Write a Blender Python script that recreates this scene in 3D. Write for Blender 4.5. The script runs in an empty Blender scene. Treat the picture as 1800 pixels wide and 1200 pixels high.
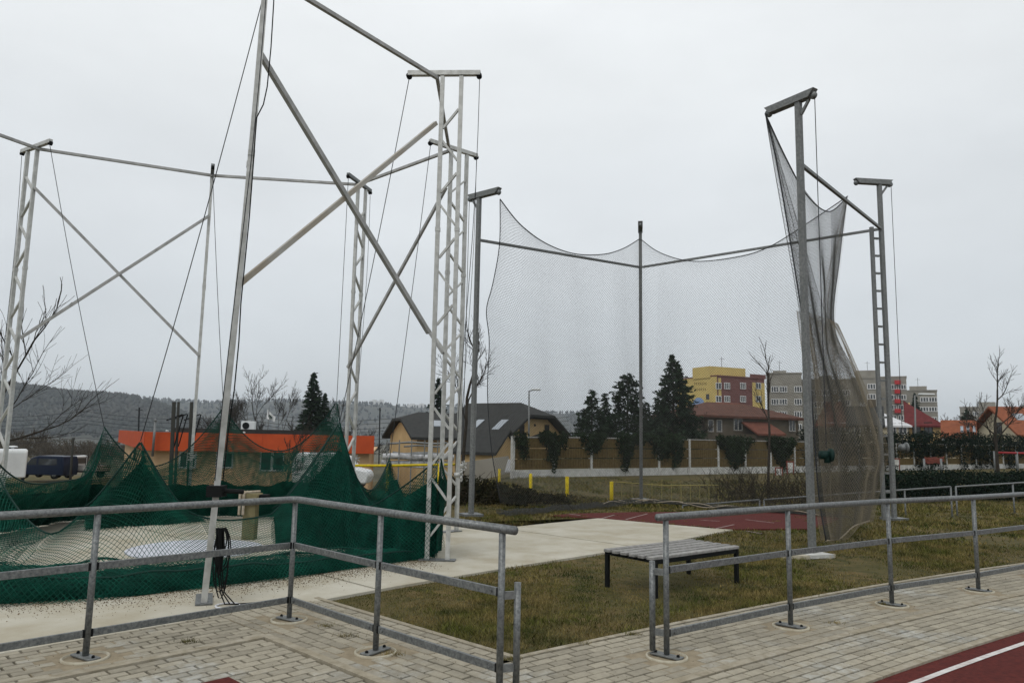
import bpy, bmesh, math, random
import numpy as np
from mathutils import Vector, Matrix
random.seed(7); rng = np.random.default_rng(7)
sc = bpy.context.scene
R = math.radians
# ------------------------------------------------------------------ camera
PITCH, ROLL, FPX, EYE = R(7.25), R(1.1), 1300.0, 1.7
fw = np.array([0, math.cos(PITCH), math.sin(PITCH)]); rt0 = np.array([1., 0, 0]); up0 = np.cross(rt0, fw)
rt = math.cos(ROLL)*rt0 + math.sin(ROLL)*up0; up = -math.sin(ROLL)*rt0 + math.cos(ROLL)*up0
cam_d = bpy.data.cameras.new('camera'); cam = bpy.data.objects.new('camera', cam_d)
sc.collection.objects.link(cam); sc.camera = cam
cam_d.sensor_width = 36; cam_d.lens = FPX/1800*36; cam_d.clip_start = .05; cam_d.clip_end = 9000
cam.matrix_world = Matrix(((rt[0], up[0], -fw[0], 0), (rt[1], up[1], -fw[1], 0), (rt[2], up[2], -fw[2], EYE), (0, 0, 0, 1)))
# ------------------------------------------------------------------ world: overcast sky
SUN_EL, SUN_AZ = R(48), R(205)
w = bpy.data.worlds.new('World'); sc.world = w; w.use_nodes = True
nt = w.node_tree; nt.nodes.clear()
def N(t, typ, **k):
    n = t.nodes.new(typ)
    for a, b in k.items(): setattr(n, a, b)
    return n
out = N(nt, 'ShaderNodeOutputWorld'); bg = N(nt, 'ShaderNodeBackground')
sky = N(nt, 'ShaderNodeTexSky', sky_type='NISHITA', sun_disc=False, sun_elevation=SUN_EL, sun_rotation=SUN_AZ)
tc = N(nt, 'ShaderNodeTexCoord'); sep = N(nt, 'ShaderNodeSeparateXYZ')
nt.links.new(tc.outputs['Generated'], sep.inputs[0])
ramp = N(nt, 'ShaderNodeValToRGB'); cr = ramp.color_ramp; cr.interpolation = 'EASE'
cr.elements[0].position = 0.0; cr.elements[0].color = (.665, .70, .725, 1)
cr.elements[1].position = 1.0; cr.elements[1].color = (.99, 1.0, 1.0, 1)
for p, c in ((.13, (.675, .715, .745, 1)), (.30, (.755, .79, .815, 1)), (.46, (.835, .865, .88, 1)), (.62, (.89, .91, .925, 1))):
    e = cr.elements.new(p); e.color = c
nt.links.new(sep.outputs[2], ramp.inputs[0])
nz = N(nt, 'ShaderNodeTexNoise'); nz.inputs['Scale'].default_value = 2.2; nz.inputs['Detail'].default_value = 5; nz.inputs['Roughness'].default_value = .55
mp = N(nt, 'ShaderNodeMapping'); mp.inputs['Scale'].default_value = (1, 1, 2.4)
nt.links.new(tc.outputs['Generated'], mp.inputs[0]); nt.links.new(mp.outputs[0], nz.inputs['Vector'])
mr = N(nt, 'ShaderNodeMapRange'); mr.inputs[1].default_value = .3; mr.inputs[2].default_value = .7; mr.inputs[3].default_value = .985; mr.inputs[4].default_value = 1.13
nt.links.new(nz.outputs[0], mr.inputs[0])
mul = N(nt, 'ShaderNodeMix', data_type='RGBA', blend_type='MULTIPLY'); mul.inputs[0].default_value = 1
nt.links.new(ramp.outputs[0], mul.inputs[6]); nt.links.new(mr.outputs[0], mul.inputs[7])
x10 = N(nt, 'ShaderNodeVectorMath', operation='SCALE'); x10.inputs['Scale'].default_value = 10.0
nt.links.new(mul.outputs[2], x10.inputs[0])
mixs = N(nt, 'ShaderNodeMix', data_type='RGBA'); mixs.inputs[0].default_value = .96      # a thick cloud deck over the clear sky
nt.links.new(sky.outputs[0], mixs.inputs[6]); nt.links.new(x10.outputs[0], mixs.inputs[7])
nt.links.new(mixs.outputs[2], bg.inputs[0]); bg.inputs[1].default_value = .1
nt.links.new(bg.outputs[0], out.inputs[0])
sun_d = bpy.data.lights.new('sun', 'SUN'); sun_d.energy = .85; sun_d.angle = R(25); sun_d.color = (1, .97, .92)
sun = bpy.data.objects.new('sun', sun_d); sc.collection.objects.link(sun)
sd = Vector((math.sin(SUN_AZ)*math.cos(SUN_EL), math.cos(SUN_AZ)*math.cos(SUN_EL), math.sin(SUN_EL)))
sun.rotation_euler = sd.to_track_quat('Z', 'Y').to_euler(); sun.location = (0, 0, 30)
sc.view_settings.view_transform = 'Standard'; sc.view_settings.look = 'None'; sc.view_settings.exposure = 0.0; sc.view_settings.gamma = 1.0
sc.view_settings.use_curve_mapping = False
sc.cycles.use_denoising = True; sc.cycles.max_bounces = 6; sc.cycles.transparent_max_bounces = 8
sc.cycles.volume_bounces = 0
sc.render.film_transparent = False
# ------------------------------------------------------------------ measuring: pixel of the 1800x1200 survey picture -> point in the place
def ray(x, y): return fw + rt*(x-900)/FPX + up*(600-y)/FPX
def gnd(x, y, z=0.0):
    d = ray(x, y); t = (z-EYE)/d[2]; return np.array([0, 0, EYE]) + d*t
def at(x, y, Y):
    d = ray(x, y); return np.array([0, 0, EYE]) + d*Y/d[1]
def proj(P):
    v = np.asarray(P, float)-np.array([0, 0, EYE]); z = v@fw
    return 900+FPX*(v@rt)/z, 600-FPX*(v@up)/z
V3 = lambda *a: np.array(a, float)
def nrm(v): v = np.asarray(v, float); return v/max(np.linalg.norm(v), 1e-9)
def smooth(x): x = np.clip(x, 0, 1); return x*x*(3-2*x)
# ------------------------------------------------------------------ materials
def mat(name, c, rough=.7, metal=0.0, c2=None, sc2=3.0, c3=None, sc3=.6, bump=0.0, bsc=60.0, vary=0.0, pos=True, lo=.35, hi=.65, spec=.12, bdist=.01, trans=0.0):
    """base colour c mottled towards c2 (fine noise) and c3 (broad noise), varied per object / per loose piece, with a fine relief"""
    m = bpy.data.materials.new(name); m.use_nodes = True; t = m.node_tree
    b = t.nodes['Principled BSDF']; b.inputs['Roughness'].default_value = rough; b.inputs['Metallic'].default_value = metal
    b.inputs['Specular IOR Level'].default_value = spec
    if trans: b.inputs['Transmission Weight'].default_value = trans
    g = N(t, 'ShaderNodeNewGeometry'); tcn = N(t, 'ShaderNodeTexCoord')
    vec = g.outputs['Position'] if pos else tcn.outputs['Object']
    col = None
    rgb = N(t, 'ShaderNodeRGB'); rgb.outputs[0].default_value = (*c, 1); col = rgb.outputs[0]
    def mixin(col, cc, scale, lo, hi, det=6):
        n = N(t, 'ShaderNodeTexNoise'); n.inputs['Scale'].default_value = scale; n.inputs['Detail'].default_value = det; n.inputs['Roughness'].default_value = .62
        t.links.new(vec, n.inputs['Vector'])
        r = N(t, 'ShaderNodeMapRange'); r.inputs[1].default_value = lo; r.inputs[2].default_value = hi; t.links.new(n.outputs[0], r.inputs[0])
        x = N(t, 'ShaderNodeMix', data_type='RGBA'); t.links.new(r.outputs[0], x.inputs[0]); t.links.new(col, x.inputs[6]); x.inputs[7].default_value = (*cc, 1)
        return x.outputs[2]
    if c3: col = mixin(col, c3, sc3, lo, hi)
    if c2: col = mixin(col, c2, sc2, .38, .66)
    if vary:
        oi = N(t, 'ShaderNodeObjectInfo'); a = N(t, 'ShaderNodeMath', operation='ADD'); fr = N(t, 'ShaderNodeMath', operation='FRACT')
        t.links.new(oi.outputs['Random'], a.inputs[0]); t.links.new(g.outputs['Random Per Island'], a.inputs[1]); t.links.new(a.outputs[0], fr.inputs[0])
        r = N(t, 'ShaderNodeMapRange'); r.inputs[3].default_value = 1-vary; r.inputs[4].default_value = 1+vary; t.links.new(fr.outputs[0], r.inputs[0])
        x = N(t, 'ShaderNodeVectorMath', operation='SCALE'); t.links.new(col, x.inputs[0]); t.links.new(r.outputs[0], x.inputs['Scale']); col = x.outputs[0]
    t.links.new(col, b.inputs['Base Color'])
    if bump:
        n = N(t, 'ShaderNodeTexNoise'); n.inputs['Scale'].default_value = bsc; n.inputs['Detail'].default_value = 5; t.links.new(vec, n.inputs['Vector'])
        bp = N(t, 'ShaderNodeBump'); bp.inputs['Strength'].default_value = bump; bp.inputs['Distance'].default_value = bdist
        t.links.new(n.outputs[0], bp.inputs['Height']); t.links.new(bp.outputs[0], b.inputs['Normal'])
    return m
M = {}
M['alu'] = mat('weathered_aluminium', (.49, .495, .475), .45, .3, (.37, .372, .35), 9, (.55, .555, .535), 1.3, .15, 40)
M['alu_dark'] = mat('aged_brace_steel', (.36, .36, .35), .5, .3, (.27, .27, .26), 8, (.42, .42, .41), 1.2, .15, 40)
M['rust_alu'] = mat('rust_streaked_steel', (.42, .42, .395), .6, .2, (.33, .285, .22), 2.2, (.40, .385, .345), 1.0, .2, 40)
M['galv'] = mat('galvanised_steel', (.18, .188, .186), .45, .45, (.105, .114, .116), 45, (.25, .258, .256), 9, .12, 90, pos=True)
M['galv_dark'] = mat('weathered_galvanised_posts', (.185, .192, .188), .55, .3, (.13, .137, .135), 30, (.24, .247, .243), 4, .12, 80)
M['dark_metal'] = mat('dark_metal', (.010, .011, .011), .65, 0, spec=.08)
M['black'] = mat('black_plastic', (.008, .009, .009), .7, spec=.08)
M['winch_green'] = mat('dark_green_winch_paint', (.008, .026, .022), .5)
M['concrete'] = mat('pale_concrete', (.505, .485, .415), .9, 0, (.37, .335, .255), 1.5, (.44, .415, .34), .4, .3, 50)
M['joint'] = mat('sandy_joint', (.02, .017, .012), .95, 0, (.012, .014, .007), 8, None, 1, .4, 80)
M['paver'] = mat('concrete_paver', (.325, .296, .232), .92, 0, (.265, .24, .188), 16, (.385, .385, .355), .7, .3, 120, vary=.15, lo=.53, hi=.62, bdist=.004)
M['kerb'] = mat('concrete_edging', (.33, .29, .215), .9, 0, (.24, .21, .15), 10, (.38, .35, .29), 1.2, .3, 90)
M['footing'] = mat('sandy_mortar', (.30, .255, .18), .95, 0, (.23, .19, .13), 12, None, 1, .4, 100)
M['ring'] = mat('pale_concrete_ring', (.46, .43, .34), .9, 0, (.36, .32, .24), 15)
M['track'] = mat('red_tartan', (.10, .021, .017), .9, 0, (.065, .015, .013), 25, (.12, .027, .022), .6, .5, 260, bdist=.004)
M['faded_line'] = mat('faded_white_line', (.34, .29, .27), .85, 0, (.2, .13, .12), 14)
M['line'] = mat('worn_white_line', (.62, .60, .58), .8, 0, (.45, .40, .38), 12)
def soil_mat():
    m = mat('worn_turf_soil', (.088, .075, .03), .95, 0, (.052, .052, .019), 4, (.14, .10, .046), .8, .25, 35, bdist=.01, lo=.4, hi=.62); return m
M['soil'] = soil_mat()
M['blade'] = mat('winter_grass', (.088, .098, .024), .95, 0, (.215, .165, .066), 1.7, (.026, .042, .011), 1.2, vary=.5, spec=.02, lo=.45, hi=.55)
M['wood'] = mat('grey_weathered_wood', (.27, .265, .255), .75, 0, (.19, .185, .175), 20, (.34, .335, .32), 3, .3, 60, vary=.12)
M['timber'] = mat('raw_timber', (.30, .235, .13), .8, 0, (.16, .14, .07), 9, (.10, .12, .06), 2.5, .4, 40)
M['strap'] = mat('beige_webbing', (.42, .37, .29), .85, 0, (.3, .25, .18), 20)
M['net_green'] = mat('green_net_cord', (.004, .078, .050), .7, 0, (.002, .035, .025), 5, (.008, .115, .077), 1.0, spec=.12)
M['net_core'] = mat('green_net_folds', (.003, .048, .032), .9, 0, (.001, .016, .012), 45, (.004, .075, .05), 3, 1.0, 40, bdist=.04)
M['edge_rope'] = mat('dark_edge_rope', (.010, .035, .028), .7)
M['net_grey'] = mat('grey_net_cord', (.085, .087, .08), .7, 0, (.06, .06, .055), 3)
M['net_brown'] = mat('brownish_net_cord', (.29, .25, .18), .85, 0, (.21, .18, .13), 3)
M['rope'] = mat('thin_dark_line', (.035, .037, .04), .7)
M['white_ring'] = mat('white_plastic', (.62, .63, .66), .5)
M['circle'] = mat('bluish_white_circle_floor', (.58, .60, .66), .7, 0, (.45, .46, .50), 5)
M['bark'] = mat('dark_bark', (.045, .038, .03), .9, 0, (.028, .024, .02), 9)
M['needle'] = mat('dark_conifer_needles', (.020, .036, .020), .9, 0, (.010, .019, .012), 1.5, (.030, .048, .026), .7, vary=.45, spec=.03)
M['ivy'] = mat('dark_ivy_leaves', (.020, .036, .016), .85, 0, (.011, .02, .009), 3, None, 1, vary=.45, spec=.05)
M['hedge'] = mat('dark_hedge_leaves', (.014, .024, .015), .9, 0, (.008, .014, .010), 2, None, 1, vary=.45, spec=.03)
M['twig'] = mat('dead_brush_twigs', (.045, .036, .022), .9, 0, (.025, .022, .014), 3, None, 1, vary=.3)
M['brush'] = mat('pale_brown_twigs', (.085, .07, .05), .9, 0, (.055, .046, .034), .3, None, 1, vary=.3)
M['bramble'] = mat('bramble_leaves', (.018, .022, .012), .9, 0, (.03, .024, .012), 3, None, 1, vary=.4, spec=.03)
M['panel'] = mat('brown_fence_panel', (.125, .088, .034), .85, 0, (.09, .064, .026), 9, (.15, .108, .045), .8, .25, 40, vary=.10)
M['fence_white'] = mat('whitewashed_concrete', (.56, .56, .54), .85, 0, (.36, .36, .33), 4)
M['yellow'] = mat('yellow_paint', (.62, .47, .012), .5, 0, (.45, .33, .01), 12)
M['pale_yellow'] = mat('faded_yellow_paint', (.36, .31, .11), .7)
M['orange'] = mat('orange_fascia', (.47, .078, .024), .75, 0, (.39, .062, .02), 1.5)
M['beige'] = mat('peach_render', (.60, .41, .235), .85, 0, (.52, .35, .2), 1.2)
M['cream'] = mat('cream_render', (.60, .54, .40), .85, 0, (.52, .46, .33), 1.0)
M['tan'] = mat('tan_render', (.52, .37, .19), .85, 0, (.44, .31, .155), .8)
M['roof_dark'] = mat('dark_slate_roof', (.036, .037, .035), .7, 0, (.026, .027, .026), 3, None, 1, .4, 14, bdist=.05)
M['roof_red'] = mat('red_tile_roof', (.125, .026, .026), .8, 0, (.09, .02, .02), 3, None, 1, .4, 10, bdist=.05)
M['roof_orange'] = mat('orange_tile_roof', (.235, .08, .04), .85, 0, (.165, .056, .03), 3, None, 1, .4, 10, bdist=.05)
M['roof_brown'] = mat('brown_tile_roof', (.115, .052, .036), .8, 0, (.075, .036, .026), 2.5, None, 1, .4, 10, bdist=.05)
M['roof_rust'] = mat('old_red_tile_roof', (.165, .062, .042), .85, 0, (.11, .045, .032), 2.5, None, 1, .4, 10, bdist=.05)
M['roof_pale'] = mat('pale_sheet_roof', (.60, .61, .62), .5, 0, (.5, .51, .52), 1.5)
M['grey_wall'] = mat('grey_panel_render', (.265, .25, .215), .9, 0, (.215, .2, .17), .5, (.30, .285, .245), .12)
M['dark_wall'] = mat('dark_old_render', (.12, .10, .075), .9, 0, (.08, .068, .05), .7)
M['yellow_wall'] = mat('yellow_render', (.60, .46, .165), .9, 0, (.54, .41, .15), .3)
M['maroon'] = mat('maroon_render', (.175, .078, .07), .9, 0, (.15, .066, .06), .3)
M['blue_paint'] = mat('pale_blue_mural', (.22, .32, .52), .8)
M['mural_ink'] = mat('olive_wall_lettering', (.20, .155, .06), .8)
M['red_panel'] = mat('red_balcony', (.42, .028, .03), .6)
M['glass'] = mat('window_glass', (.03, .035, .04), .08, 0, spec=.6)
M['skylight'] = mat('skylight_glass', (.30, .33, .36), .1, .3)
M['frame'] = mat('white_window_frame', (.62, .62, .61), .6)
M['darkframe'] = mat('dark_window_frame', (.05, .045, .04), .6)
M['white_car'] = mat('white_car_paint', (.66, .68, .68), .35, 0, (.58, .6, .6), 1.2)
M['blue_car'] = mat('navy_car_paint', (.008, .014, .032), .3)
M['grey_board'] = mat('grey_side_boards', (.38, .37, .35), .7, 0, (.28, .27, .25), 4)
M['tyre'] = mat('tyre_rubber', (.015, .015, .015), .8)
M['pole_wood'] = mat('tarred_wood_pole', (.035, .035, .03), .9)
M['flag'] = mat('white_flag_cloth', (.66, .67, .66), .8)
M['flag_ink'] = mat('dark_flag_print', (.08, .10, .09), .8)
M['red_paint'] = mat('red_paint', (.30, .03, .035), .5)
M['brick_red'] = mat('faded_red_plastic', (.19, .06, .045), .8)
M['hill'] = mat('valley_slope', (.070, .072, .058), .95, 0, (.045, .05, .042), .02, (.09, .085, .068), .006)
M['forest'] = mat('distant_forest', (.034, .041, .035), .95, 0, (.048, .047, .039), .01, vary=.16)
M['valley'] = mat('winter_meadow', (.115, .105, .065), .95, 0, (.07, .068, .045), .05, (.14, .12, .08), .012)
M['river'] = mat('river_water', (.13, .14, .13), .12, 0, spec=.5)
M['smokegrey'] = mat('pale_tarp', (.5, .51, .52), .6, 0, (.2, .2, .2), 4)
# ------------------------------------------------------------------ mesh helpers
C = sc.collection
class MB:
    def __init__(s): s.v = []; s.f = []
    def add(s, V, F):
        o = len(s.v); s.v += [tuple(map(float, p)) for p in V]; s.f += [tuple(i+o for i in f) for f in F]; return s
    def frame(s, a, b, upv=(0, 0, 1)):
        d = nrm(np.subtract(b, a)); u = np.asarray(upv, float)
        if abs(d@nrm(u)) > .98: u = np.array([1., 0, 0]) if abs(d[0]) < .9 else np.array([0, 1., 0])
        x = nrm(np.cross(d, u)); y = np.cross(x, d); return d, x, y
    def bar(s, a, b, wd, ht=None, upv=(0, 0, 1)):
        """box beam from a to b, wd across, ht along the up side"""
        ht = ht or wd; a = np.asarray(a, float); b = np.asarray(b, float); d, x, y = s.frame(a, b, upv); V = []
        for p in (a, b):
            for sx, sy in ((-1, -1), (1, -1), (1, 1), (-1, 1)): V.append(p+x*sx*wd/2+y*sy*ht/2)
        return s.add(V, [(0, 1, 2, 3), (7, 6, 5, 4), (0, 4, 5, 1), (1, 5, 6, 2), (2, 6, 7, 3), (3, 7, 4, 0)])
    def tube(s, pts, r, n=8, cap=True):
        pts = [np.asarray(p, float) for p in pts]; r = [r]*len(pts) if np.isscalar(r) else r; V = []; F = []
        px = None
        for i, p in enumerate(pts):
            a = pts[max(i-1, 0)]; b = pts[min(i+1, len(pts)-1)]; d, x, y = s.frame(a, b, (0, 0, 1) if px is None else px)
            px = y
            for k in range(n):
                t = 2*math.pi*k/n; V.append(p+(x*math.cos(t)+y*math.sin(t))*r[i])
        for i in range(len(pts)-1):
            for k in range(n): F.append((i*n+k, i*n+(k+1) % n, (i+1)*n+(k+1) % n, (i+1)*n+k))
        if cap: F += [tuple(range(n-1, -1, -1)), tuple((len(pts)-1)*n+k for k in range(n))]
        return s.add(V, F)
    def box(s, c, size, rz=0.0):
        c = np.asarray(c, float); x = np.array([math.cos(rz), math.sin(rz), 0])*size[0]/2; y = np.array([-math.sin(rz), math.cos(rz), 0])*size[1]/2; z = np.array([0, 0, size[2]/2])
        V = [c+x*a+y*b+z*d for d in (-1, 1) for a, b in ((-1, -1), (1, -1), (1, 1), (-1, 1))]
        return s.add(V, [(3, 2, 1, 0), (4, 5, 6, 7), (0, 1, 5, 4), (1, 2, 6, 5), (2, 3, 7, 6), (3, 0, 4, 7)])
    def prism(s, poly, z0, z1):
        n = len(poly); V = [(p[0], p[1], z0) for p in poly]+[(p[0], p[1], z1) for p in poly]
        return s.add(V, [tuple(range(n-1, -1, -1)), tuple(range(n, 2*n))]+[(i, (i+1) % n, n+(i+1) % n, n+i) for i in range(n)])
    def extr(s, pts, off):
        """polygon of 3-D points pushed along off"""
        n = len(pts); P = [np.asarray(p, float) for p in pts]; off = np.asarray(off, float)
        return s.add(P+[p+off for p in P], [tuple(range(n-1, -1, -1)), tuple(range(n, 2*n))]+[(i, (i+1) % n, n+(i+1) % n, n+i) for i in range(n)])
    def lathe(s, c, prof, n=24, axis='z'):
        V = []; F = []; c = np.asarray(c, float)
        for r, h in prof:
            for k in range(n):
                t = 2*math.pi*k/n; V.append(c+V3(r*math.cos(t), r*math.sin(t), h))
        for i in range(len(prof)-1):
            for k in range(n): F.append((i*n+k, i*n+(k+1) % n, (i+1)*n+(k+1) % n, (i+1)*n+k))
        F += [tuple(range(n-1, -1, -1)), tuple((len(prof)-1)*n+k for k in range(n))]
        return s.add(V, F)
    def build(s, name, m, parent=None, smooth_=False, bevel=0.0):
        me = bpy.data.meshes.new(name); me.from_pydata(s.v, [], s.f); me.update()
        if bevel or True:
            bm = bmesh.new(); bm.from_mesh(me); bmesh.ops.recalc_face_normals(bm, faces=bm.faces)
            if bevel: bmesh.ops.bevel(bm, geom=bm.edges[:], offset=bevel, segments=1, affect='EDGES', clamp_overlap=True)
            bm.to_mesh(me); bm.free()
        return link(name, me, m, parent, smooth_)
def link(name, me, m, parent=None, smooth_=False):
    o = bpy.data.objects.new(name, me); C.objects.link(o)
    if m is not None: me.materials.append(M[m] if isinstance(m, str) else m)
    if smooth_: me.polygons.foreach_set('use_smooth', [True]*len(me.polygons))
    if parent is not None: o.parent = parent; o.matrix_parent_inverse = parent.matrix_world.inverted() if parent.matrix_world != Matrix() else Matrix()
    return o
def npmesh(name, V, F):
    V = np.asarray(V, np.float32); F = np.asarray(F, np.int32); k = F.shape[1]
    me = bpy.data.meshes.new(name); me.vertices.add(len(V)); me.vertices.foreach_set('co', V.ravel())
    me.loops.add(F.size); me.loops.foreach_set('vertex_index', F.ravel())
    me.polygons.add(len(F)); me.polygons.foreach_set('loop_start', np.arange(0, F.size, k, dtype=np.int32))
    me.update(calc_edges=True); return me
def tag(o, label=None, cat=None, group=None, kind=None):
    if label: o['label'] = label
    if cat: o['category'] = cat
    if group: o['group'] = group
    if kind: o['kind'] = kind
    return o
def thing(name, label, cat, loc=(0, 0, 0), group=None):
    o = bpy.data.objects.new(name, None); C.objects.link(o); o.empty_display_size = .2
    o.location = tuple(map(float, loc)); bpy.context.view_layer.update() if False else None
    o.matrix_world = Matrix.Translation(Vector(tuple(map(float, loc))))
    return tag(o, label, cat, group)
def tubes(P0, P1, R0, R1, n=3):
    """many tapered rods at once -> verts, quads"""
    P0 = np.asarray(P0, float); P1 = np.asarray(P1, float); m = len(P0)
    R0 = np.broadcast_to(np.asarray(R0, float), (m,)); R1 = np.broadcast_to(np.asarray(R1, float), (m,))
    d = P1-P0; d /= np.maximum(np.linalg.norm(d, axis=1, keepdims=True), 1e-9)
    a = np.where(np.abs(d[:, 2:3]) < .9, np.array([[0, 0, 1.]]), np.array([[1., 0, 0]]))
    x = np.cross(d, a); x /= np.maximum(np.linalg.norm(x, axis=1, keepdims=True), 1e-9); y = np.cross(x, d)
    V = np.empty((m, 2, n, 3))
    for k in range(n):
        t = 2*math.pi*k/n; o = x*math.cos(t)+y*math.sin(t)
        V[:, 0, k] = P0+o*R0[:, None]; V[:, 1, k] = P1+o*R1[:, None]
    base = (np.arange(m)*2*n)[:, None, None]; k = np.arange(n)
    q = np.stack([k, (k+1) % n, n+(k+1) % n, n+k], 1)[None]
    return V.reshape(-1, 3), (base+q).reshape(-1, 4)
def catmull(pts, n):
    P = np.asarray(pts, float); m = len(P); L = np.concatenate([[0], np.cumsum(np.linalg.norm(np.diff(P, axis=0), axis=1))]); L /= L[-1]
    u = np.linspace(0, 1, n); out_ = np.empty((n, P.shape[1]))
    for i, t in enumerate(u):
        k = min(max(np.searchsorted(L, t, 'right')-1, 0), m-2); f = (t-L[k])/max(L[k+1]-L[k], 1e-9)
        p0, p1, p2, p3 = P[max(k-1, 0)], P[k], P[k+1], P[min(k+2, m-1)]
        out_[i] = .5*((2*p1)+(-p0+p2)*f+(2*p0-5*p1+4*p2-p3)*f*f+(-p0+3*p1-3*p2+p3)*f**3)
    return out_
def leafquads(P, size, aspect=.6, up_bias=0.0, dirs=None, rs=None):
    rs = rs or rng; n = len(P); P = np.asarray(P, float); size = np.broadcast_to(np.asarray(size, float), (n,))
    d = rs.normal(size=(n, 3)) if dirs is None else np.asarray(dirs, float)+rs.normal(size=(n, 3))*.25
    d[:, 2] += up_bias; d /= np.linalg.norm(d, axis=1, keepdims=True)
    a = rs.normal(size=(n, 3)); x = np.cross(d, a); x /= np.linalg.norm(x, axis=1, keepdims=True)
    h = d*size[:, None]/2; wv = x*(size*aspect)[:, None]/2
    V = np.stack([P-h, P+wv, P+h, P-wv], 1).reshape(-1, 3); F = np.arange(4*n).reshape(-1, 4); return V, F
# ------------------------------------------------------------------ layout
A_U = R(46.5); U = V3(math.cos(A_U), math.sin(A_U)); W = V3(math.sin(A_U), -math.cos(A_U)); K = V3(-2.0, 6.49)      # kerb corner, axes along the two kerbs
def loc2(s, t): return K+U*s+W*t
CC = V3(36.4, -39.2); RG = 58.0                                   # centre of the running-track bend, radius of the lawn edge
PH0 = math.atan2(6.0-CC[1], 0.05-CC[0])
def pol(rho, arc): ph = PH0-arc/RG; return CC+rho*V3(math.cos(ph), math.sin(ph))
def terr(x, y):
    x = np.asarray(x, float); y = np.asarray(y, float)
    L = smooth((.5-x)/6)
    z = -1.9*smooth((y-19)/9)*L - 1.0*smooth((y-30)/30)*L
    z = z - 13*np.maximum(smooth((y-90)/330)*smooth((30-x)/70), smooth((y-330)/300))
    z = z - .25*smooth((y-18)/6)*smooth((x-1)/3)*(1-smooth((y-27)/5))
    return z
# ground: one sheet out to the foot of the hills
xs = np.unique(np.concatenate([np.arange(-14, 14.1, 1.0), -14-np.geomspace(1, 2600, 34), 14+np.geomspace(1, 2600, 34)]))
ys = np.unique(np.concatenate([np.arange(-6, 40, 1.0), 40+np.geomspace(1, 2600, 44), [-40, -15]]))
gx, gy = np.meshgrid(xs, ys); gz = terr(gx, gy)-.03
gi = np.arange(gx.size).reshape(gx.shape)
gme = npmesh('ground', np.stack([gx, gy, gz], -1).reshape(-1, 3), np.stack([gi[:-1, :-1], gi[:-1, 1:], gi[1:, 1:], gi[1:, :-1]], -1).reshape(-1, 4))
gobj = link('ground', gme, 'soil', None, True); tag(gobj, 'worn winter turf and soil of the sports ground', kind='structure')
gme.materials.append(M['valley'])
cy = gy[:-1, :-1].ravel(); gme.polygons.foreach_set('material_index', (cy > 70).astype(np.int32))
# ------------------------------------------------------------------ paving
def poly_clip(poly, p, n):
    o = []
    for i in range(len(poly)):
        a, b = poly[i], poly[(i+1) % len(poly)]; da = (a-p)@n; db = (b-p)@n
        if da >= 0: o.append(a)
        if (da >= 0) != (db >= 0): o.append(a+(b-a)*da/(da-db))
    return o
def parea(p): return .5*abs(sum(p[i][0]*p[(i+1) % len(p)][1]-p[(i+1) % len(p)][0]*p[i][1] for i in range(len(p)))) if len(p) > 2 else 0
pave = MB()
pave.prism([loc2(-7, -.98), loc2(1.05, -.98), loc2(1.05, 1.9), (.1, 5.9), (.1, 1.2), (-4, .8), loc2(-7, 3)], -.12, -.03)
for i in range(60):
    a0, a1 = -1.4+i*.5, -1.4+(i+1)*.5
    if a1 > 28: break
    pave.prism([pol(RG, a0), pol(RG, a1), pol(56.08, a1), pol(56.08, a0)], -.12, -.029)
pav = pave.build('pavement', 'joint'); tag(pav, 'concrete block pavement along the track and lawn', kind='structure')
posts_L = [loc2(s, t) for s, t in ()]
rail_a = [gnd(150, 1155)[:2]-(gnd(508, 1088)[:2]-gnd(150, 1155)[:2]), gnd(150, 1155)[:2], gnd(508, 1088)[:2]]
rail_b = [gnd(508, 1088)[:2], gnd(660, 1145)[:2], V3(-.04, 5.12)]
rail_c = [gnd(1172, 1153)[:2], gnd(1390, 1100)[:2], gnd(1568, 1062)[:2], gnd(1720, 1037)[:2]]
d_arc = 1.72
def arc_of(p): return (PH0-math.atan2(p[1]-CC[1], p[0]-CC[0]))*RG
rho_r = np.mean([np.linalg.norm(p-CC) for p in rail_c]); rail_c = [pol(np.linalg.norm(p-CC), arc_of(p)) for p in rail_c]
for k in range(1, 4): rail_c.append(pol(rho_r, arc_of(rail_c[3])+d_arc*k))
FOOT = rail_a+rail_b[1:]+rail_c
pavers = []
def near_foot(c, r=.25): return any(np.linalg.norm(c-f) < r for f in FOOT)
BX = -.03
def add_paver(q, clips=()):
    q = [np.asarray(a, float) for a in q]
    for p, n in clips:
        q = poly_clip(q, p, n)
        if len(q) < 3: return
    if parea(q) < .003: return
    c = sum(q)/len(q)
    if near_foot(c): return
    pavers.append((q, c))
J = .0084
def field(s0, s1, t0, t1, along_u, clips=(), L=.2, B=.1):
    a0, a1, b0, b1 = (s0, s1, t0, t1) if along_u else (t0, t1, s0, s1)
    nb = int(round((b1-b0)/B)); B_ = (b1-b0)/nb
    for j in range(nb):
        off = (0 if j % 2 else L/2)+random.uniform(-.006, .006); k = -1
        while a0+off+k*L < a1:
            x0 = max(a0+off+k*L, a0)+J; x1 = min(a0+off+(k+1)*L, a1)-J; k += 1
            if x1-x0 < .025: continue
            y0 = b0+j*B_+J; y1 = y0+B_-2*J; jx, jy = random.uniform(-.0025, .0025), random.uniform(-.002, .002)
            cs = [(x0+jx, y0+jy), (x1+jx, y0+jy), (x1+jx, y1+jy), (x0+jx, y1+jy)]
            add_paver([loc2(*(c if along_u else c[::-1])) for c in cs], clips)
bclip = [(V3(BX, 0), V3(-1., 0))]
field(-3.6, 0.0, -.96, 0.0, True)
field(0.0, 1.03, -.96, 3.6, False, bclip)
field(-3.8, -.085, .085, 3.6, True, bclip+[(V3(0, 2.2), V3(0, 1.))])
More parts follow.
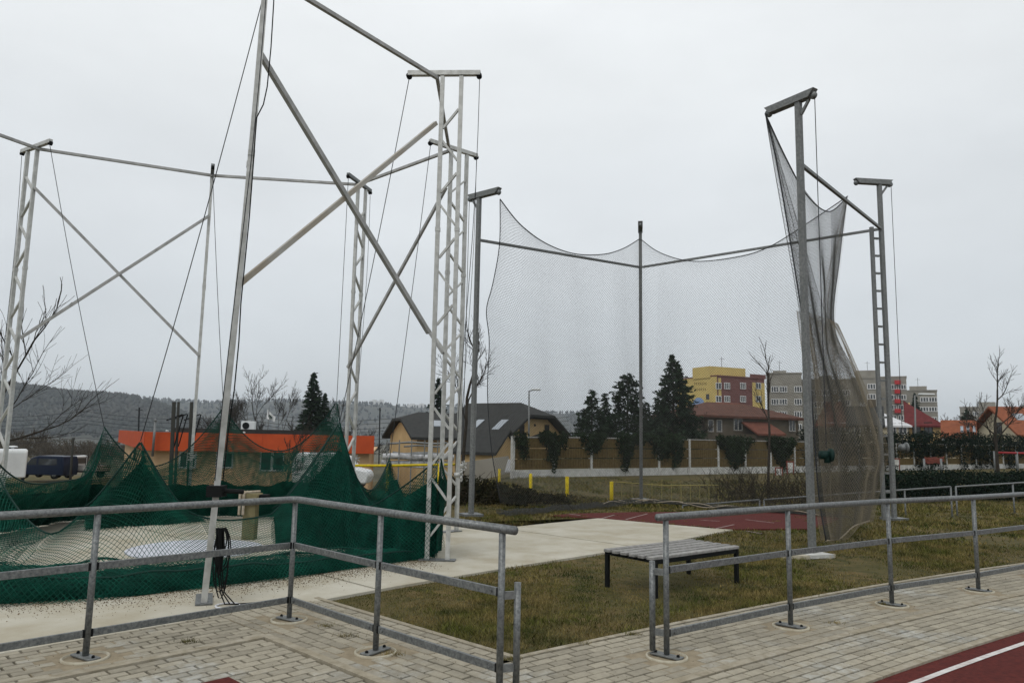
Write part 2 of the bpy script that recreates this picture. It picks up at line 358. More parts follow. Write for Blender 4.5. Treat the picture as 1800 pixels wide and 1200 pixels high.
def curved(r1, r0, a0, a1, L=.203, B=.1):
    nb = int(round((r1-r0)/B)); B_ = (r1-r0)/nb
    for j in range(nb):
        ra = r1-j*B_-J; rb = ra-B_+2*J; a = a0+(0 if j % 2 else L/2)+random.uniform(-.01, .01)
        while a < a1:
            q = [pol(ra, a+J), pol(ra, a+L-J), pol(rb, a+L-J), pol(rb, a+J)]
            add_paver(q, [(V3(BX+.006, 0), V3(1., 0)), (V3(0, 2.2), V3(0, 1.))]); a += L
curved(57.93, 56.93, -1.6, 18)
curved(56.83, 56.17, -3.5, 18)
def onscreen(c):
    if c[1] < 1: return False
    x, y = proj((c[0], c[1], 0)); return -40 < x < 1840 and y < 1225
vis = [p for p in pavers if onscreen(p[1])]; vis.sort(key=lambda p: p[1][0]**2*0.3+p[1][1]**2)
near_ids = set(id(p) for p in vis[:300])
def paver_geo(mb, q, z):
    n = len(q); c = sum(q)/n; inn = [a+(c-a)*min(.006/max(np.linalg.norm(c-a), .01), .2) for a in q]; tl = [random.uniform(-.0012, .0012) for _ in range(n)]
    Vv = [(*a, -.05) for a in q]+[(*a, z-.004) for a in q]+[(*a, z+tl[i]) for i, a in enumerate(inn)]
    mb.add(Vv, [tuple(2*n+i for i in range(n))]+[(i, (i+1) % n, n+(i+1) % n, n+i) for i in range(n)]+[(n+i, n+(i+1) % n, 2*n+(i+1) % n, 2*n+i) for i in range(n)])
rest = MB()
for p in pavers:
    z = random.uniform(-.002, .0025)
    if id(p) in near_ids:
        mb = MB(); paver_geo(mb, p[0], z); mb.build('paver', 'paver', pav)
    else: paver_geo(rest, p[0], z)
ro = rest.build('paver_field', 'paver', pav); tag(ro, kind='stuff')
# edging strips
kb = MB(); kb.bar((*loc2(-4.2, .042), -.004), (*loc2(0.0, .042), -.004), .074, .034); kb.build('edging_strip', 'kerb', pav)
kb = MB(); kb.bar((*loc2(-.042, .008), -.0045), (*loc2(-.042, 2.7), -.0045), .074, .034); kb.build('edging_strip', 'kerb', pav)
kb = MB(); kb.bar((*loc2(-4.2, -1.0), -.02), (*loc2(.2, -1.0), -.02), .06, .05); kb.build('edging_strip', 'kerb', pav)
kb = MB(); kb.bar((*loc2(1.065, -.98), -.02), (*loc2(1.065, 1.84), -.02), .055, .05); kb.build('edging_strip', 'kerb', pav)
def curved_strip(r1, r0, a0, a1, z0, z1, name, m, parent, step=1.0):
    a = a0
    while a < a1:
        b = MB(); b.prism([pol(r1, a+.004), pol(r1, a+step-.004), pol(r0, a+step-.004), pol(r0, a+.004)], z0, z1); b.build(name, m, parent); a += step
curved_strip(56.925, 56.845, -2.0, 18, -.05, .004, 'edging_strip', 'kerb', pav)
curved_strip(58.0, 57.945, 0.0, 18, -.05, .006, 'edging_strip', 'kerb', pav)
curved_strip(56.16, 56.09, -3, 18, -.05, .003, 'edging_strip', 'kerb', pav)
for f in FOOT:
    b = MB(); b.box((*f, -.0215), (.78, .78, .03), A_U); b.build('footing_bed', 'footing', pav)
    b = MB(); b.lathe((*f, 0), [(.165, -.02), (.165, .006), (.15, .010), (.148, -.008), (.12, -.012), (.02, -.012)], 28); b.build('footing_ring', 'ring', pav, True)
# red drain square set in the inner field
b = MB(); q = gnd(385, 1203)[:2]; b.box((*q, .0), (.23, .2, .012), A_U); dr = b.build('rubber_inlay', 'track', pav)
# running track
tk = MB(); n = 40
ring_o = [pol(56.085, a) for a in np.linspace(-6, 40, n)]; ring_i = [pol(48.5, a) for a in np.linspace(-6, 40, n)]
tk.add([(*p, -.012) for p in ring_o]+[(*p, -.012) for p in ring_i], [(i, i+1, n+i+1, n+i) for i in range(n-1)])
tko = tk.build('running_track', 'track'); tag(tko, 'red running track bending past the pavement', kind='structure')
for r1, r0 in ((55.93, 55.88), (54.71, 54.66), (53.49, 53.44)):
    b = MB(); n = 60; A = np.linspace(-6, 40, n)
    b.add([(*pol(r1, a), -.0075) for a in A]+[(*pol(r0, a), -.0075) for a in A], [(i, i+1, n+i+1, n+i) for i in range(n-1)]); b.build('lane_line', 'line', tko)
# concrete pad, cut into slabs by two joints
PAD = [V3(-6.0, 3.35), V3(-2.20, 7.66), V3(-1.93, 7.80), V3(-1.23, 8.62), V3(.14, 10.06), V3(1.42, 11.33), V3(2.8, 12.74), V3(4.3, 14.5), V3(4.02, 14.58), V3(1.9, 16.05), V3(-.26, 13.92), V3(-.5, 15.0), V3(-2.6, 16.9), V3(-6.9, 16.7), V3(-10.8, 15.0), V3(-12.2, 11), V3(-11.5, 6)]
pb = MB(); pb.prism(PAD, -.12, -.035); pad = pb.build('concrete_pad', 'joint'); tag(pad, 'pale concrete pad under the throwing cage', kind='structure')
cuts = [-20, .1, 5.12, 10.08, 40]
for i in range(4):
    bm = bmesh.new(); f = bm.faces.new([bm.verts.new((p[0], p[1], 0)) for p in PAD]); bmesh.ops.triangulate(bm, faces=[f])
    for s_, sg in ((cuts[i]+.022, -1), (cuts[i+1]-.022, 1)):
        pco = Vector((U[0]*s_, U[1]*s_, 0)); g_ = bm.verts[:]+bm.edges[:]+bm.faces[:]
        bmesh.ops.bisect_plane(bm, geom=g_, plane_co=pco, plane_no=Vector((U[0]*sg, U[1]*sg, 0)), clear_outer=True)
    r_ = bmesh.ops.extrude_face_region(bm, geom=bm.faces[:]); vv = [e for e in r_['geom'] if isinstance(e, bmesh.types.BMVert)]
    bmesh.ops.translate(bm, verts=vv, vec=(0, 0, -.06)); bmesh.ops.recalc_face_normals(bm, faces=bm.faces)
    me = bpy.data.meshes.new('slab'); bm.to_mesh(me); bm.free(); link('slab', me, 'concrete', pad)
# red tartan runway beyond the pad
RW = [V3(.85, 16.4), V3(1.9, 16.12), V3(4.35, 14.62), V3(6.0, 14.9), V3(6.8, 16.0), V3(7.8, 17.6), V3(7.2, 18.5), V3(3.0, 17.6), V3(1.4, 16.95)]
b = MB(); b.prism(RW, -.06, -.006); rwy = b.build('tartan_runway', 'track'); tag(rwy, 'red tartan runway beyond the concrete pad', kind='structure')
for a, c in (((1055, 911), (1080, 904)), ((1100, 912), (1138, 902)), ((1000, 902), (1020, 905)), ((1230, 913), (1265, 915)), ((1258, 928), (1290, 921)), ((1310, 912), (1360, 918)), ((1312, 932), (1340, 937))):
    p, q = gnd(*a), gnd(*c); b = MB(); b.bar((p[0], p[1], -.006), (q[0], q[1], -.0045), .035, .004); b.build('worn_line', 'faded_line', rwy)
# throwing circle
b = MB(); b.lathe((*gnd(345, 965)[:2], 0), [(.92, .002), (.92, .012), (.88, .014), (.875, .008), (.01, .008)], 48); o = b.build('throwing_circle', 'circle'); tag(o, 'pale bluish round throwing circle set in concrete inside the cage', 'throwing circle')
# ------------------------------------------------------------------ railings
HR = 1.075
def railing(root, pts, closed_ends, zs=None, far=False):
    pass
def make_post(root, p, dirv, h=HR, r=.0235, plate=True):
    b = MB(); b.tube([(*p, .02), (*p, h-.03)], r, 12); po = b.build('post', 'galv', root, True)
    if plate:
        a = math.atan2(dirv[1], dirv[0])+R(90)
        b = MB(); b.box((*p, .008), (.26, .09, .014), a+.2); pl = b.build('base_plate', 'galv_dark', po, bevel=.003)
        for sgn in (-1, 1): b = MB(); b.lathe((p[0]+math.cos(a+.2)*.1*sgn, p[1]+math.sin(a+.2)*.1*sgn, .015), [(.013, 0), (.013, .012), (.006, .018)], 6); b.build('anchor_bolt', 'dark_metal', po)
    return po
def flat_rail(root, p, q, z, pw=.05, ph=.054):
    d = nrm(np.subtract(q, p)); a = np.asarray(p)+d*.035; c = np.asarray(q)-d*.035
    b = MB(); b.bar((*a, z), (*c, z), pw*.45, ph); ro_ = b.build('rail', 'galv', root, bevel=.003)
    nx = V3(d[1], -d[0]); 
    if nx@(-np.asarray(p)) < 0: nx = -nx
    for e, s_ in ((a, 1), (c, -1)):
        e2 = e+d*.05*s_
        b = MB(); b.tube([(*(e2+nx*.008), z), (*(e2+nx*.02), z)], .011, 6); b.build('bolt', 'galv', ro_)
        e3 = e-d*.012*s_; b = MB(); b.box((*e3, z), (.022, pw*.55, ph*1.02), math.atan2(d[1], d[0])); b.build('rail_bracket', 'dark_metal', ro_)
def handrail(root, pts, r=.0295, name='handrail'):
    b = MB(); b.tube([(*p, HR) for p in pts], r, 14); return b.build(name, 'galv', root, True)
r1 = thing('railing', 'galvanised tube railing with a corner around the paved bay by the green net', 'railing', (*rail_a[2], 0), 'galvanised railings along the pavement')
for i, p in enumerate(rail_a): make_post(r1, p, rail_a[-1]-rail_a[0])
for i, p in enumerate(rail_b[1:]): make_post(r1, p, rail_b[-1]-rail_b[0])
da = nrm(rail_a[2]-rail_a[1]); db = nrm(rail_b[2]-rail_b[1])
handrail(r1, [rail_a[0]-da*1, rail_a[1], rail_a[2]-da*.06, rail_a[2]-da*.015+db*.015, rail_b[0]+db*.06, rail_b[1], rail_b[2]+db*.12])
for i in range(2):
    for z in (.66, .175): flat_rail(r1, rail_a[i], rail_a[i+1], z); flat_rail(r1, rail_b[i], rail_b[i+1], z)
dn = nrm(pol(rho_r, 1.0)-rail_b[2])
def gate_stub(root, p, dv):
    q = p+dv*.115; b = MB(); b.tube([(*q, .03), (*q, .72)], .024, 10); st = b.build('gate_stop_post', 'galv', root, True)
    for z in (.64, .175): b = MB(); b.bar((*p, z), (*q, z), .02, .05); b.build('stop_bracket', 'galv_dark', st)
gate_stub(r1, rail_b[2], nrm(V3(.8, .25)))
r2 = thing('railing', 'galvanised tube railing curving beside the red track in front of the bench', 'railing', (*rail_c[0], 0), 'galvanised railings along the pavement')
for i, p in enumerate(rail_c): make_post(r2, p, rail_c[min(i+1, len(rail_c)-1)]-rail_c[max(i-1, 0)])
dc = nrm(rail_c[1]-rail_c[0])
handrail(r2, [rail_c[0]-dc*.1]+rail_c[:3]); handrail(r2, rail_c[2:5]); handrail(r2, rail_c[4:])
for i in range(len(rail_c)-1):
    for z in (.66, .175): flat_rail(r2, rail_c[i], rail_c[i+1], z)
gate_stub(r2, rail_c[0], nrm(V3(-.75, .4)))
# low pale railing at the far edge of the lawn
def low_rail(pxs, label):
    P = [at(x, y, Y) for x, y, Y in pxs]; r_ = thing('low_railing', label, 'railing', (P[0][0], P[0][1], 0), 'low pale railings beyond the lawn')
    b = MB(); b.tube(P, .022, 8); b.build('top_rail', 'galv', r_, True)
    for p in P: b = MB(); b.tube([(p[0], p[1], -.35), p], .02, 8); b.build('post', 'galv', r_, True)
low_rail([(1200, 888, 19.3), (1262, 884, 19.2), (1335, 878, 19.0)], 'low pale tube railing behind the grey net, ending near the young tree')
low_rail([(1343, 878, 19), (1425, 872, 18.7), (1510, 866, 18.4), (1590, 860.5, 18.2), (1671, 855, 18.0)], 'long low pale tube railing passing behind the brown bunched net')
low_rail([(1680, 855, 18.3), (1780, 849, 19.5), (1880, 842, 21)], 'low pale tube railing by the dark hedge near the picture edge')
# ------------------------------------------------------------------ bench
bl = [gnd(1062, 1026)[:2], gnd(1152, 1046)[:2], gnd(1295, 1020)[:2], gnd(2, 2)[:2]]
o0 = bl[1]; ax = nrm(bl[2]-bl[1]); ay = V3(-ax[1], ax[0]); BLn = np.linalg.norm(bl[2]-bl[1]); BW = .72
bench = thing('bench', 'backless bench with grey wooden slats and black steel legs on the lawn', 'bench', (*(o0+ax*BLn/2+ay*BW/2), 0))
for sx in (0, 1):
    for sy in (0, 1):
        p = o0+ax*BLn*sx+ay*BW*sy; b = MB(); b.bar((*p, -.05), (*p, .372), .045, .045, (ax[0], ax[1], 0)); b.build('leg', 'dark_metal', bench, bevel=.002)
fr = MB()
for sx in (0, 1): fr.bar((*(o0+ax*BLn*sx-ay*.022), .357), (*(o0+ax*BLn*sx+ay*(BW+.022)), .357), .04, .03)
for sy in (0, 1): fr.bar((*(o0+ay*BW*sy+ax*.02), .35), (*(o0+ay*BW*sy+ax*(BLn-.02)), .35), .03, .04)
fr.build('frame', 'dark_metal', bench)
for k in range(6):
    t = -.02+(BW-.07)*k/5+.055
    b = MB(); a = o0+ay*t-ax*.06; c = o0+ay*t+ax*(BLn+.06); b.bar((*a, .392+.001*(k % 2)), (*c, .392), .086, .036); b.build('slat', 'wood', bench, bevel=.006)
# ------------------------------------------------------------------ white throwing cage
H = 7.0
def XY(a): return np.array([a[0], a[1]], float)
MAST = {  # centre, direction to the inside of the cage, lean of the top
 'T5': (V3(-.96, 10.35), nrm(V3(-1, .05)), V3(0, 0)), 'T4': (V3(-1.06, 13.32), nrm(V3(-.77, -.64)), V3(0, 0)),
 'T3': (V3(-3.29, 15.38), nrm(V3(-.25, -.97)), V3(0, 0)), 'P2': (V3(-6.36, 14.98), nrm(V3(.39, -.92)), V3(0, 0)),
 'T1': (V3(-9.24, 13.6), nrm(V3(.85, -.53)), V3(0, 0)), 'T0': (V3(-10.6, 10.6), nrm(V3(.98, .1)), V3(0, 0)),
 'P6': (V3(-3.05, 7.72), nrm(V3(-.37, .93)), V3(.22, 0.0))}
cage = thing('throwing_cage', 'tall white lattice mast frame of the throwing cage over the green net', 'cage frame', (-4.9, 11.4, 0))
def mpt(k, off, z):
    c, d, ln = MAST[k]; p = c+d*off+ln*(z/H)+ (V3(.035, 0)*math.sin(math.pi*z/H) if k == 'P6' else 0); return V3(p[0], p[1], z)
CH = .058; CO = .18
for k in MAST:
    CO = .14 if k == 'T5' else .18
    zs = np.linspace(0.02, H-.06, 9)
    mb = MB()
    for off in (CO, -CO):
        P = [mpt(k, off, z) for z in zs]; c, d, ln = MAST[k]
        for i in range(len(P)-1): mb.bar(P[i], P[i+1]+(P[i+1]-P[i])*.0005, CH, CH, (d[0], d[1], 0))
    mast = mb.build('mast', 'alu', cage)
    z = .32; sg = 1; i = 0
    while z < H-.5:
        a = mpt(k, (CO-.03)*sg, z); c_ = mpt(k, -(CO-.03)*sg, z+.29); b = MB(); b.bar(a, c_, .03, .045, (MAST[k][1][1], -MAST[k][1][0], 0)); b.build('lattice_bar', 'alu', mast)
        z += .485; sg = -sg
    b = MB(); b.bar(mpt(k, .66, H-.01), mpt(k, -.42, H-.01), .07, .075); arm = b.build('top_arm', 'alu' if k in ('T5', 'T4', 'T1') else 'galv', mast, bevel=.004)
    c, d, ln = MAST[k]; sd_ = V3(d[1], -d[0], 0)
    for off in (.64, -.40):
        p = mpt(k, off, H-.05); b = MB(); b.tube([p-sd_*.03, p+sd_*.03], .042, 12); b.build('pulley', 'dark_metal', mast, True)
    for off in (CO, -CO): p = mpt(k, off, H*.66); b = MB(); b.bar(p-V3(0, 0, .03), p+V3(0, 0, .03), CH+.012, CH+.012, (d[0], d[1], 0)); b.build('joint_sleeve', 'alu', mast)
    b = MB(); p = mpt(k, 0, .012); b.box(p, (.5, .16, .014), math.atan2(d[1], d[0])); b.build('base_plate', 'galv', mast)
    if k != 'P6':
        p = mpt(k, -.2, 1.15); b = MB(); q = V3(-d[0], -d[1], 0)
        b.tube([p, p+q*.09], .035, 10)
        for j in range(7):
            t = 2*math.pi*j/7; o_ = sd_*math.cos(t)+V3(0, 0, math.sin(t)); b.tube([p+q*.1, p+q*.1+o_*.08], .012, 6)
            b.lathe(p+q*.1+o_*.08-V3(0, 0, .012), [(.012, 0), (.016, .012), (.012, .024)], 6)
        b.build('hand_wheel', 'alu', mast, True)
CO = .17
def cbeam(a, c_, m='alu_dark', wd=.05, name='ring_beam', label=None):
    b = MB(); b.bar(a, c_, wd, wd); o_ = b.build(name, m, cage)
    if label: o_['label'] = label
TOPO = ['P6', 'T5', 'T4', 'T3', 'P2', 'T1', 'T0']
for a, c_ in zip(TOPO[:-1], TOPO[1:]): cbeam(mpt(a, CO+.05, H-.08), mpt(c_, CO+.05, H-.08))
cbeam(mpt('P6', CO+.05, 5.95), mpt('T5', CO+.05, 3.12), wd=.058, name='cross_brace'); cbeam(mpt('P6', CO+.05, 3.27), mpt('T5', CO+.05, 6.22), 'rust_alu', .058, 'cross_brace', 'rust streaked cross brace')
cbeam(mpt('T1', CO+.05, 6.16), mpt('P2', CO+.05, 3.17), name='cross_brace'); cbeam(mpt('T1', CO+.1, 3.3), mpt('P2', CO+.1, 6.05), name='cross_brace')
cbeam(mpt('T3', CO+.05, 6.22), mpt('T4', CO+.05, 3.14), name='cross_brace'); cbeam(mpt('T3', CO+.1, 3.02), mpt('T4', CO+.1, 6.2), name='cross_brace')
# clamp with stub tube, hanging coil on the near mast
p = mpt('P6', -.2, 1.1); b = MB(); b.bar(p-V3(0, 0, .06), p+V3(0, 0, .05), .15, .15); b.tube([p+V3(.05, 0, 0), p+V3(.26, .03, -.01)], .024, 10); b.build('clamp', 'dark_metal', cage)
# ropes of the cage
PEAK = {'T1': at(183, 750, 13.3), 'P2': at(393, 715, 14.2), 'T3': at(592, 705, 14.5), 'T5': at(597, 742, 11.0), 'T4': at(685, 805, 12.9), 'P6': at(247, 775, 9.3), 'T0': at(-30, 775, 9.8)}
WHERE = {'T1': 'the mast at the bare tree', 'P2': 'the far thin mast', 'T3': 'the mast above the conifer', 'T5': 'the twin-armed mast at the pad', 'T4': 'the mast behind the pad mast', 'P6': 'the near leaning mast', 'T0': 'the mast beyond the picture edge'}
for k in MAST:
    a = mpt(k, .64, H-.1); c_ = PEAK[k]; n = 9; P = [a+(c_-a)*t+V3(0, 0, -.12*math.sin(math.pi*t)) for t in np.linspace(0, 1, n)]
    b = MB(); b.tube(P, .006, 5); o_ = b.build('hoist_rope', 'rope'); tag(o_, 'thin hoist line from %s down to a net peak' % WHERE[k], 'rope', 'hoist lines of the green net')
    a = mpt(k, -.41, H-.1); c_ = mpt(k, -.24, 1.2); b = MB(); b.tube([a+(c_-a)*t+V3(.03*math.sin(5*t), 0, 0) for t in np.linspace(0, 1, 8)], .005, 5)
    o_ = b.build('winch_rope', 'rope'); tag(o_, 'thin line along the outside of %s' % WHERE[k], 'rope', 'winch lines of the white cage')
# slack cable on the near mast
b = MB(); b.tube([mpt('P6', -.22, z)+V3(.05+dx, 0, 0) for z, dx in ((6.95, .02), (6.3, .05), (5.8, .06), (5.35, .055), (5.15, .03), (5.0, -.03), (4.5, -.02), (3.9, -.01), (3, -.01), (2.6, .01), (2.1, .015), (1.7, .0), (1.2, .0))], .0065, 6); o_ = b.build('slack_cable', 'black'); tag(o_, 'slack black cable hanging beside the near leaning mast', 'cable')
b = MB(); q0 = mpt('P6', -.2, .74)+V3(.09, -.02, 0)
for j in range(11):
    dx, dy, L = random.uniform(-.035, .05), random.uniform(-.05, .03), random.uniform(.32, .5)
    b.tube([q0+V3(dx, dy, 0), q0+V3(dx+.02, dy, -L*.5), q0+V3(dx+.01, dy, -L)], .011, 5)
for j in range(5):
    L = random.uniform(.2, .75); wv = random.uniform(.05, .12)
    b.tube([q0+V3(wv*math.sin(t)*.7+.03, .02*j-.04, -L/2+L/2*math.cos(t)) for t in np.linspace(0, 2*math.pi, 14)], .0065, 5)
for j in range(3): b.tube([q0+V3(.02*j, 0, -.4), q0+V3(.02*j+.03, .02, -.62), q0+V3(.1+.05*j, -.03, -.72), q0+V3(.2+.08*j, .04*j, -.725)], .007, 5)
o_ = b.build('rope_coil', 'black'); tag(o_, 'black rope coil hanging on the foot of the near mast', 'rope')
b = MB(); q = gnd(400, 1066); b.tube([q+V3(.11*math.cos(t), .11*math.sin(t), .012) for t in np.linspace(0, 2*math.pi, 28)], .009, 6, cap=False); o_ = b.build('plastic_hoop', 'white_ring', None, True); tag(o_, 'small white plastic hoop lying on the concrete edge', 'hoop')
# timber post with wrapped block inside the cage
q = at(440, 915, 12.0); bx_, by_ = q[0], q[1]
st = thing('timber_stand', 'short timber post carrying a strap wrapped block inside the cage', 'timber post', (bx_, by_, 0))
b = MB(); b.bar((bx_, by_, 0), (bx_, by_, .55), .2, .17, (0, 1, 0)); b.build('post', 'timber', st, bevel=.01)
b = MB(); b.bar((bx_-.14, by_-.02, .63), (bx_+.15, by_-.02, .63), .24, .17); b.build('block', 'timber', st, bevel=.015)
b = MB(); b.bar((bx_+.15, by_-.02, .635), (bx_+.27, by_-.02, .635), .2, .13); b.build('dark_end', 'black', st, bevel=.01)
for j, dx in enumerate((-.13, -.07)):
    b = MB(); b.tube([(bx_+dx, by_-.02+y, .63+z) for y, z in ((-.135, -.24), (-.14, .09), (0, .105), (.14, .09), (.14, -.1))], .022, 6); b.build('strap', 'strap', st)
b = MB(); b.tube([(bx_-.16, by_-.1, .73), (bx_+.04, by_-.12, .745), (bx_+.15, by_-.06, .75)], .022, 6); b.build('strap', 'strap', st)
# ------------------------------------------------------------------ nets
def net_surface(S, rad):
    nv, nu = S.shape[0]-1, S.shape[1]-1; j, i = np.meshgrid(np.arange(nv), np.arange(nu+1), indexing='ij')
    e = ((i+j) % 2 == 0); a = e & (i < nu); c_ = e & (i > 0); o_ = (~e)
    P0 = [S[j[a], i[a]], S[j[c_], i[c_]]]; P1 = [S[j[a]+1, i[a]+1], S[j[c_]+1, i[c_]-1]]
    P0 = np.concatenate(P0); P1 = np.concatenate(P1)
    return tubes(P0, P1, rad, rad, 3)
def coons(T, B, L, Rr, nu, nv):
    T = catmull(T, nu+1); B = catmull(B, nu+1); L = catmull(L, nv+1); Rr = catmull(Rr, nv+1)
    u = np.linspace(0, 1, nu+1)[None, :, None]; v = np.linspace(0, 1, nv+1)[:, None, None]
    return (1-v)*T[None]+v*B[None]+(1-u)*L[:, None]+u*Rr[:, None]-((1-u)*(1-v)*T[0]+u*(1-v)*T[-1]+(1-u)*v*B[0]+u*v*B[-1])
def rope_along(P, r, name, m, parent, n=5):
    b = MB(); b.tube(list(P), r, n); return b.build(name, m, parent, True)
class NetAcc:
    def __init__(s): s.V = []; s.F = []; s.n = 0
    def add(s, VF): s.V.append(VF[0]); s.F.append(VF[1]+s.n); s.n += len(VF[0]); return s
    def build(s, name, m, parent): return link(name, npmesh(name, np.concatenate(s.V), np.concatenate(s.F)), m, parent)
gnet = thing('safety_net', 'lowered dark green safety net hanging in peaks and heaped around the cage', 'net', (-4.9, 10, 0))
GRID = .034
def crest(a, b_, zlow, n, p=1.7, skew=.5, p2=None):
    """net edge hanging from two peaks: steep at the peaks, flat in the middle"""
    t = np.linspace(0, 1, n); P = a[None]*(1-t)[:, None]+b_[None]*t[:, None]
    s_ = np.where(t < skew, (skew-t)/skew, (t-skew)/(1-skew)); z0 = np.where(t < skew, a[2], b_[2])
    P[:, 2] = zlow+(z0-zlow)*s_**np.where(t < skew, p, p2 or p); return P
def hang(T, foot_a, foot_b, layers, seed, amp=.05, zfoot=.03, freq=5.0, rad=.0031, spread=.05, grid=GRID):
    rs = np.random.default_rng(seed); L = np.linalg.norm(np.diff(T, axis=0), axis=1).sum(); nu = max(int(L/grid), 8)
    Tt = np.stack([np.interp(np.linspace(0, 1, nu+1), np.linspace(0, 1, len(T)), T[:, k]) for k in range(3)], 1)
    t = np.linspace(0, 1, nu+1)[:, None]; acc = NetAcc()
    F_ = np.asarray(foot_a, float)[None]*(1-t)+np.asarray(foot_b, float)[None]*t if np.ndim(foot_a) == 1 else np.stack([np.interp(np.linspace(0, 1, nu+1), np.linspace(0, 1, len(foot_a)), np.asarray(foot_a)[:, k]) for k in range(3)], 1)
    hmax = max((Tt[:, 2]-F_[:, 2]).max(), .4); nv = int(hmax/grid)
    nrm_ = nrm(np.cross(T[-1]-T[0], V3(0, 0, 1)))
    for l in range(layers):
        v = np.linspace(0, 1, nv+1)[:, None, None]; ph = rs.uniform(0, 6.28, 4)
        Tl = Tt.copy()
        if l >= 2: Tl[:, 2] = F_[:, 2]+(Tt[:, 2]-F_[:, 2])*(.92-.13*(l-2))      # gathered layers that sit lower
        S = Tl[None]*(1-v)+F_[None]*v
        uu = np.linspace(0, L, nu+1)[None, :]; vv = v[:, :, 0]
        wv = amp*(np.sin(freq*uu+ph[0]+vv*2)+.6*np.sin(freq*2.3*uu+ph[1]-vv*3)+.5*np.sin(freq*.4*uu+ph[2]+vv*5))*smooth(vv*3+.05)
        S = S+nrm_[None, None]*(wv+(l-(layers-1)/2)*spread*smooth(vv*2))[:, :, None]
        S[:, :, 2] += .05*np.sin(uu*3.1+ph[3])*np.sin(vv*math.pi)*(.4 if l == 0 else 1.0)
        S[:, :, 2] = np.maximum(S[:, :, 2], .012)
        acc.add(net_surface(S, rad))
    return acc, Tt
def panel(T, fa, fb, layers, seed, core=None, **k):
    acc, Tt = hang(T, fa, fb, layers, seed, **k); o_ = acc.build('net_panel', 'net_green', gnet); rope_along(Tt[::4], .012, 'edge_rope', 'edge_rope', o_)
    if core:                                           # the many gathered layers read as one dense pleated cloth
        frac, zmax = core; nu, nv = 120, 14; u = np.linspace(0, 1, nu+1); rs = np.random.default_rng(seed+500); ph = rs.uniform(0, 6.28, 4)
        Tc = np.stack([np.interp(u, np.linspace(0, 1, len(Tt)), Tt[:, q]) for q in range(3)], 1)
        Fc = np.asarray(fa)[None]*(1-u)[:, None]+np.asarray(fb)[None]*u[:, None] if np.ndim(fa) == 1 else np.stack([np.interp(u, np.linspace(0, 1, len(fa)), np.asarray(fa)[:, q]) for q in range(3)], 1)
        h_ = Tc[:, 2]-Fc[:, 2]; fr = np.minimum(frac, zmax/np.maximum(h_, .05)*(1+.07*np.sin(u*9+ph[0])+.04*np.sin(u*23+ph[1]))); Tc = Fc+(Tc-Fc)*fr[:, None]
        v = np.linspace(0, 1, nv+1)[:, None, None]; S = Tc[None]*(1-v)+Fc[None]*v; nx = nrm(np.cross(T[-1]-T[0], V3(0, 0, 1))); L = np.linalg.norm(T[-1]-T[0])
        wv = (.05*np.sin(u*L*9+ph[2])+.03*np.sin(u*L*23+ph[3]))[None, :]*(.3+v[:, :, 0]); S = S+nx[None, None]*wv[:, :, None]; S[:, :, 2] = np.maximum(S[:, :, 2], .008)
        q = np.arange(S.shape[0]*S.shape[1]).reshape(S.shape[:2]); link('gathered_folds', npmesh('gathered_folds', S.reshape(-1, 3), np.stack([q[:-1, :-1], q[:-1, 1:], q[1:, 1:], q[1:, :-1]], -1).reshape(-1, 4)), 'net_core', o_, True)
    return o_
g0 = lambda k, dx=0, dy=0: V3(PEAK[k][0]+dx, PEAK[k][1]+dy, .02)
# far side
panel(crest(PEAK['T0'], PEAK['T1'], .84, 90, 2.4, .5, 7.0), V3(-8.2, 9.8, .02), V3(-8.0, 13.9, .02), 4, 11, core=(.8, .7))
panel(crest(PEAK['T1'], PEAK['P2'], 1.02, 60, 1.8, .42), V3(-8.0, 13.9, .02), V3(-5.7, 14.9, .02), 4, 12, core=(.7, .6))
panel(crest(PEAK['P2'], PEAK['T3'], 1.32, 60, 2.0, .5), V3(-5.7, 14.9, .02), V3(-3.2, 14.9, .02), 4, 13, core=(.7, .66))
panel(crest(PEAK['T3'], PEAK['T4'], .62, 60, 1.9, .6), V3(-3.2, 14.9, .02), V3(-1.6, 13.2, .02), 3, 14, core=(.75, .7))
panel(crest(PEAK['T5'], PEAK['T4'], .78, 60, 1.9, .62), V3(-2.2, 11.2, .02), V3(-1.6, 13.2, .02), 3, 15, core=(.8, .9))
# near side: tent at the near mast, low see-through run, tent at the pad mast
lowL = at(90, 938, 9.0); lowM = at(345, 905, 9.6); lowN = at(470, 905, 10.2)
foot_near = [V3(-6.6, 7.6, .1), V3(-5.2, 7.85, .12), V3(-4.1, 8.35, .14), V3(-3.3, 8.85, .14), V3(-2.6, 9.45, .12), V3(-1.9, 10.05, .1)]
panel(crest(PEAK['T0'], lowL, lowL[2], 40, 1.7, .98), V3(-7.6, 8.4, .1), foot_near[1], 2, 21)
TA = np.concatenate([crest(lowL, PEAK['P6'], lowL[2], 40, 1.35, .04), crest(PEAK['P6'], lowM, lowM[2], 30, 1.35, .96)[1:]])
panel(TA, np.array([foot_near[1], foot_near[2], foot_near[3]]), None, 1, 22, amp=.03)
tl = crest(at(150, 890, 9.1), PEAK['P6'], at(150, 890, 9.1)[2], 30, 1.15, .03); tr = crest(PEAK['P6'], at(318, 893, 9.5), at(318, 893, 9.5)[2], 30, 1.15, .97)
TT = np.concatenate([tl, tr[1:]]); panel(TT, V3(-5.35, 9.6, .42), V3(-4.0, 10.0, .5), 3, 23, core=(.78, 3), amp=.07, spread=.12)
TB = np.concatenate([crest(lowM, lowN, min(lowM[2], lowN[2])-.04, 20, 2, .5), crest(lowN, PEAK['T5'], lowN[2], 40, 1.2, .04)[1:]])
panel(TB, np.array([foot_near[3], foot_near[4], foot_near[5]]), None, 1, 24, amp=.03)
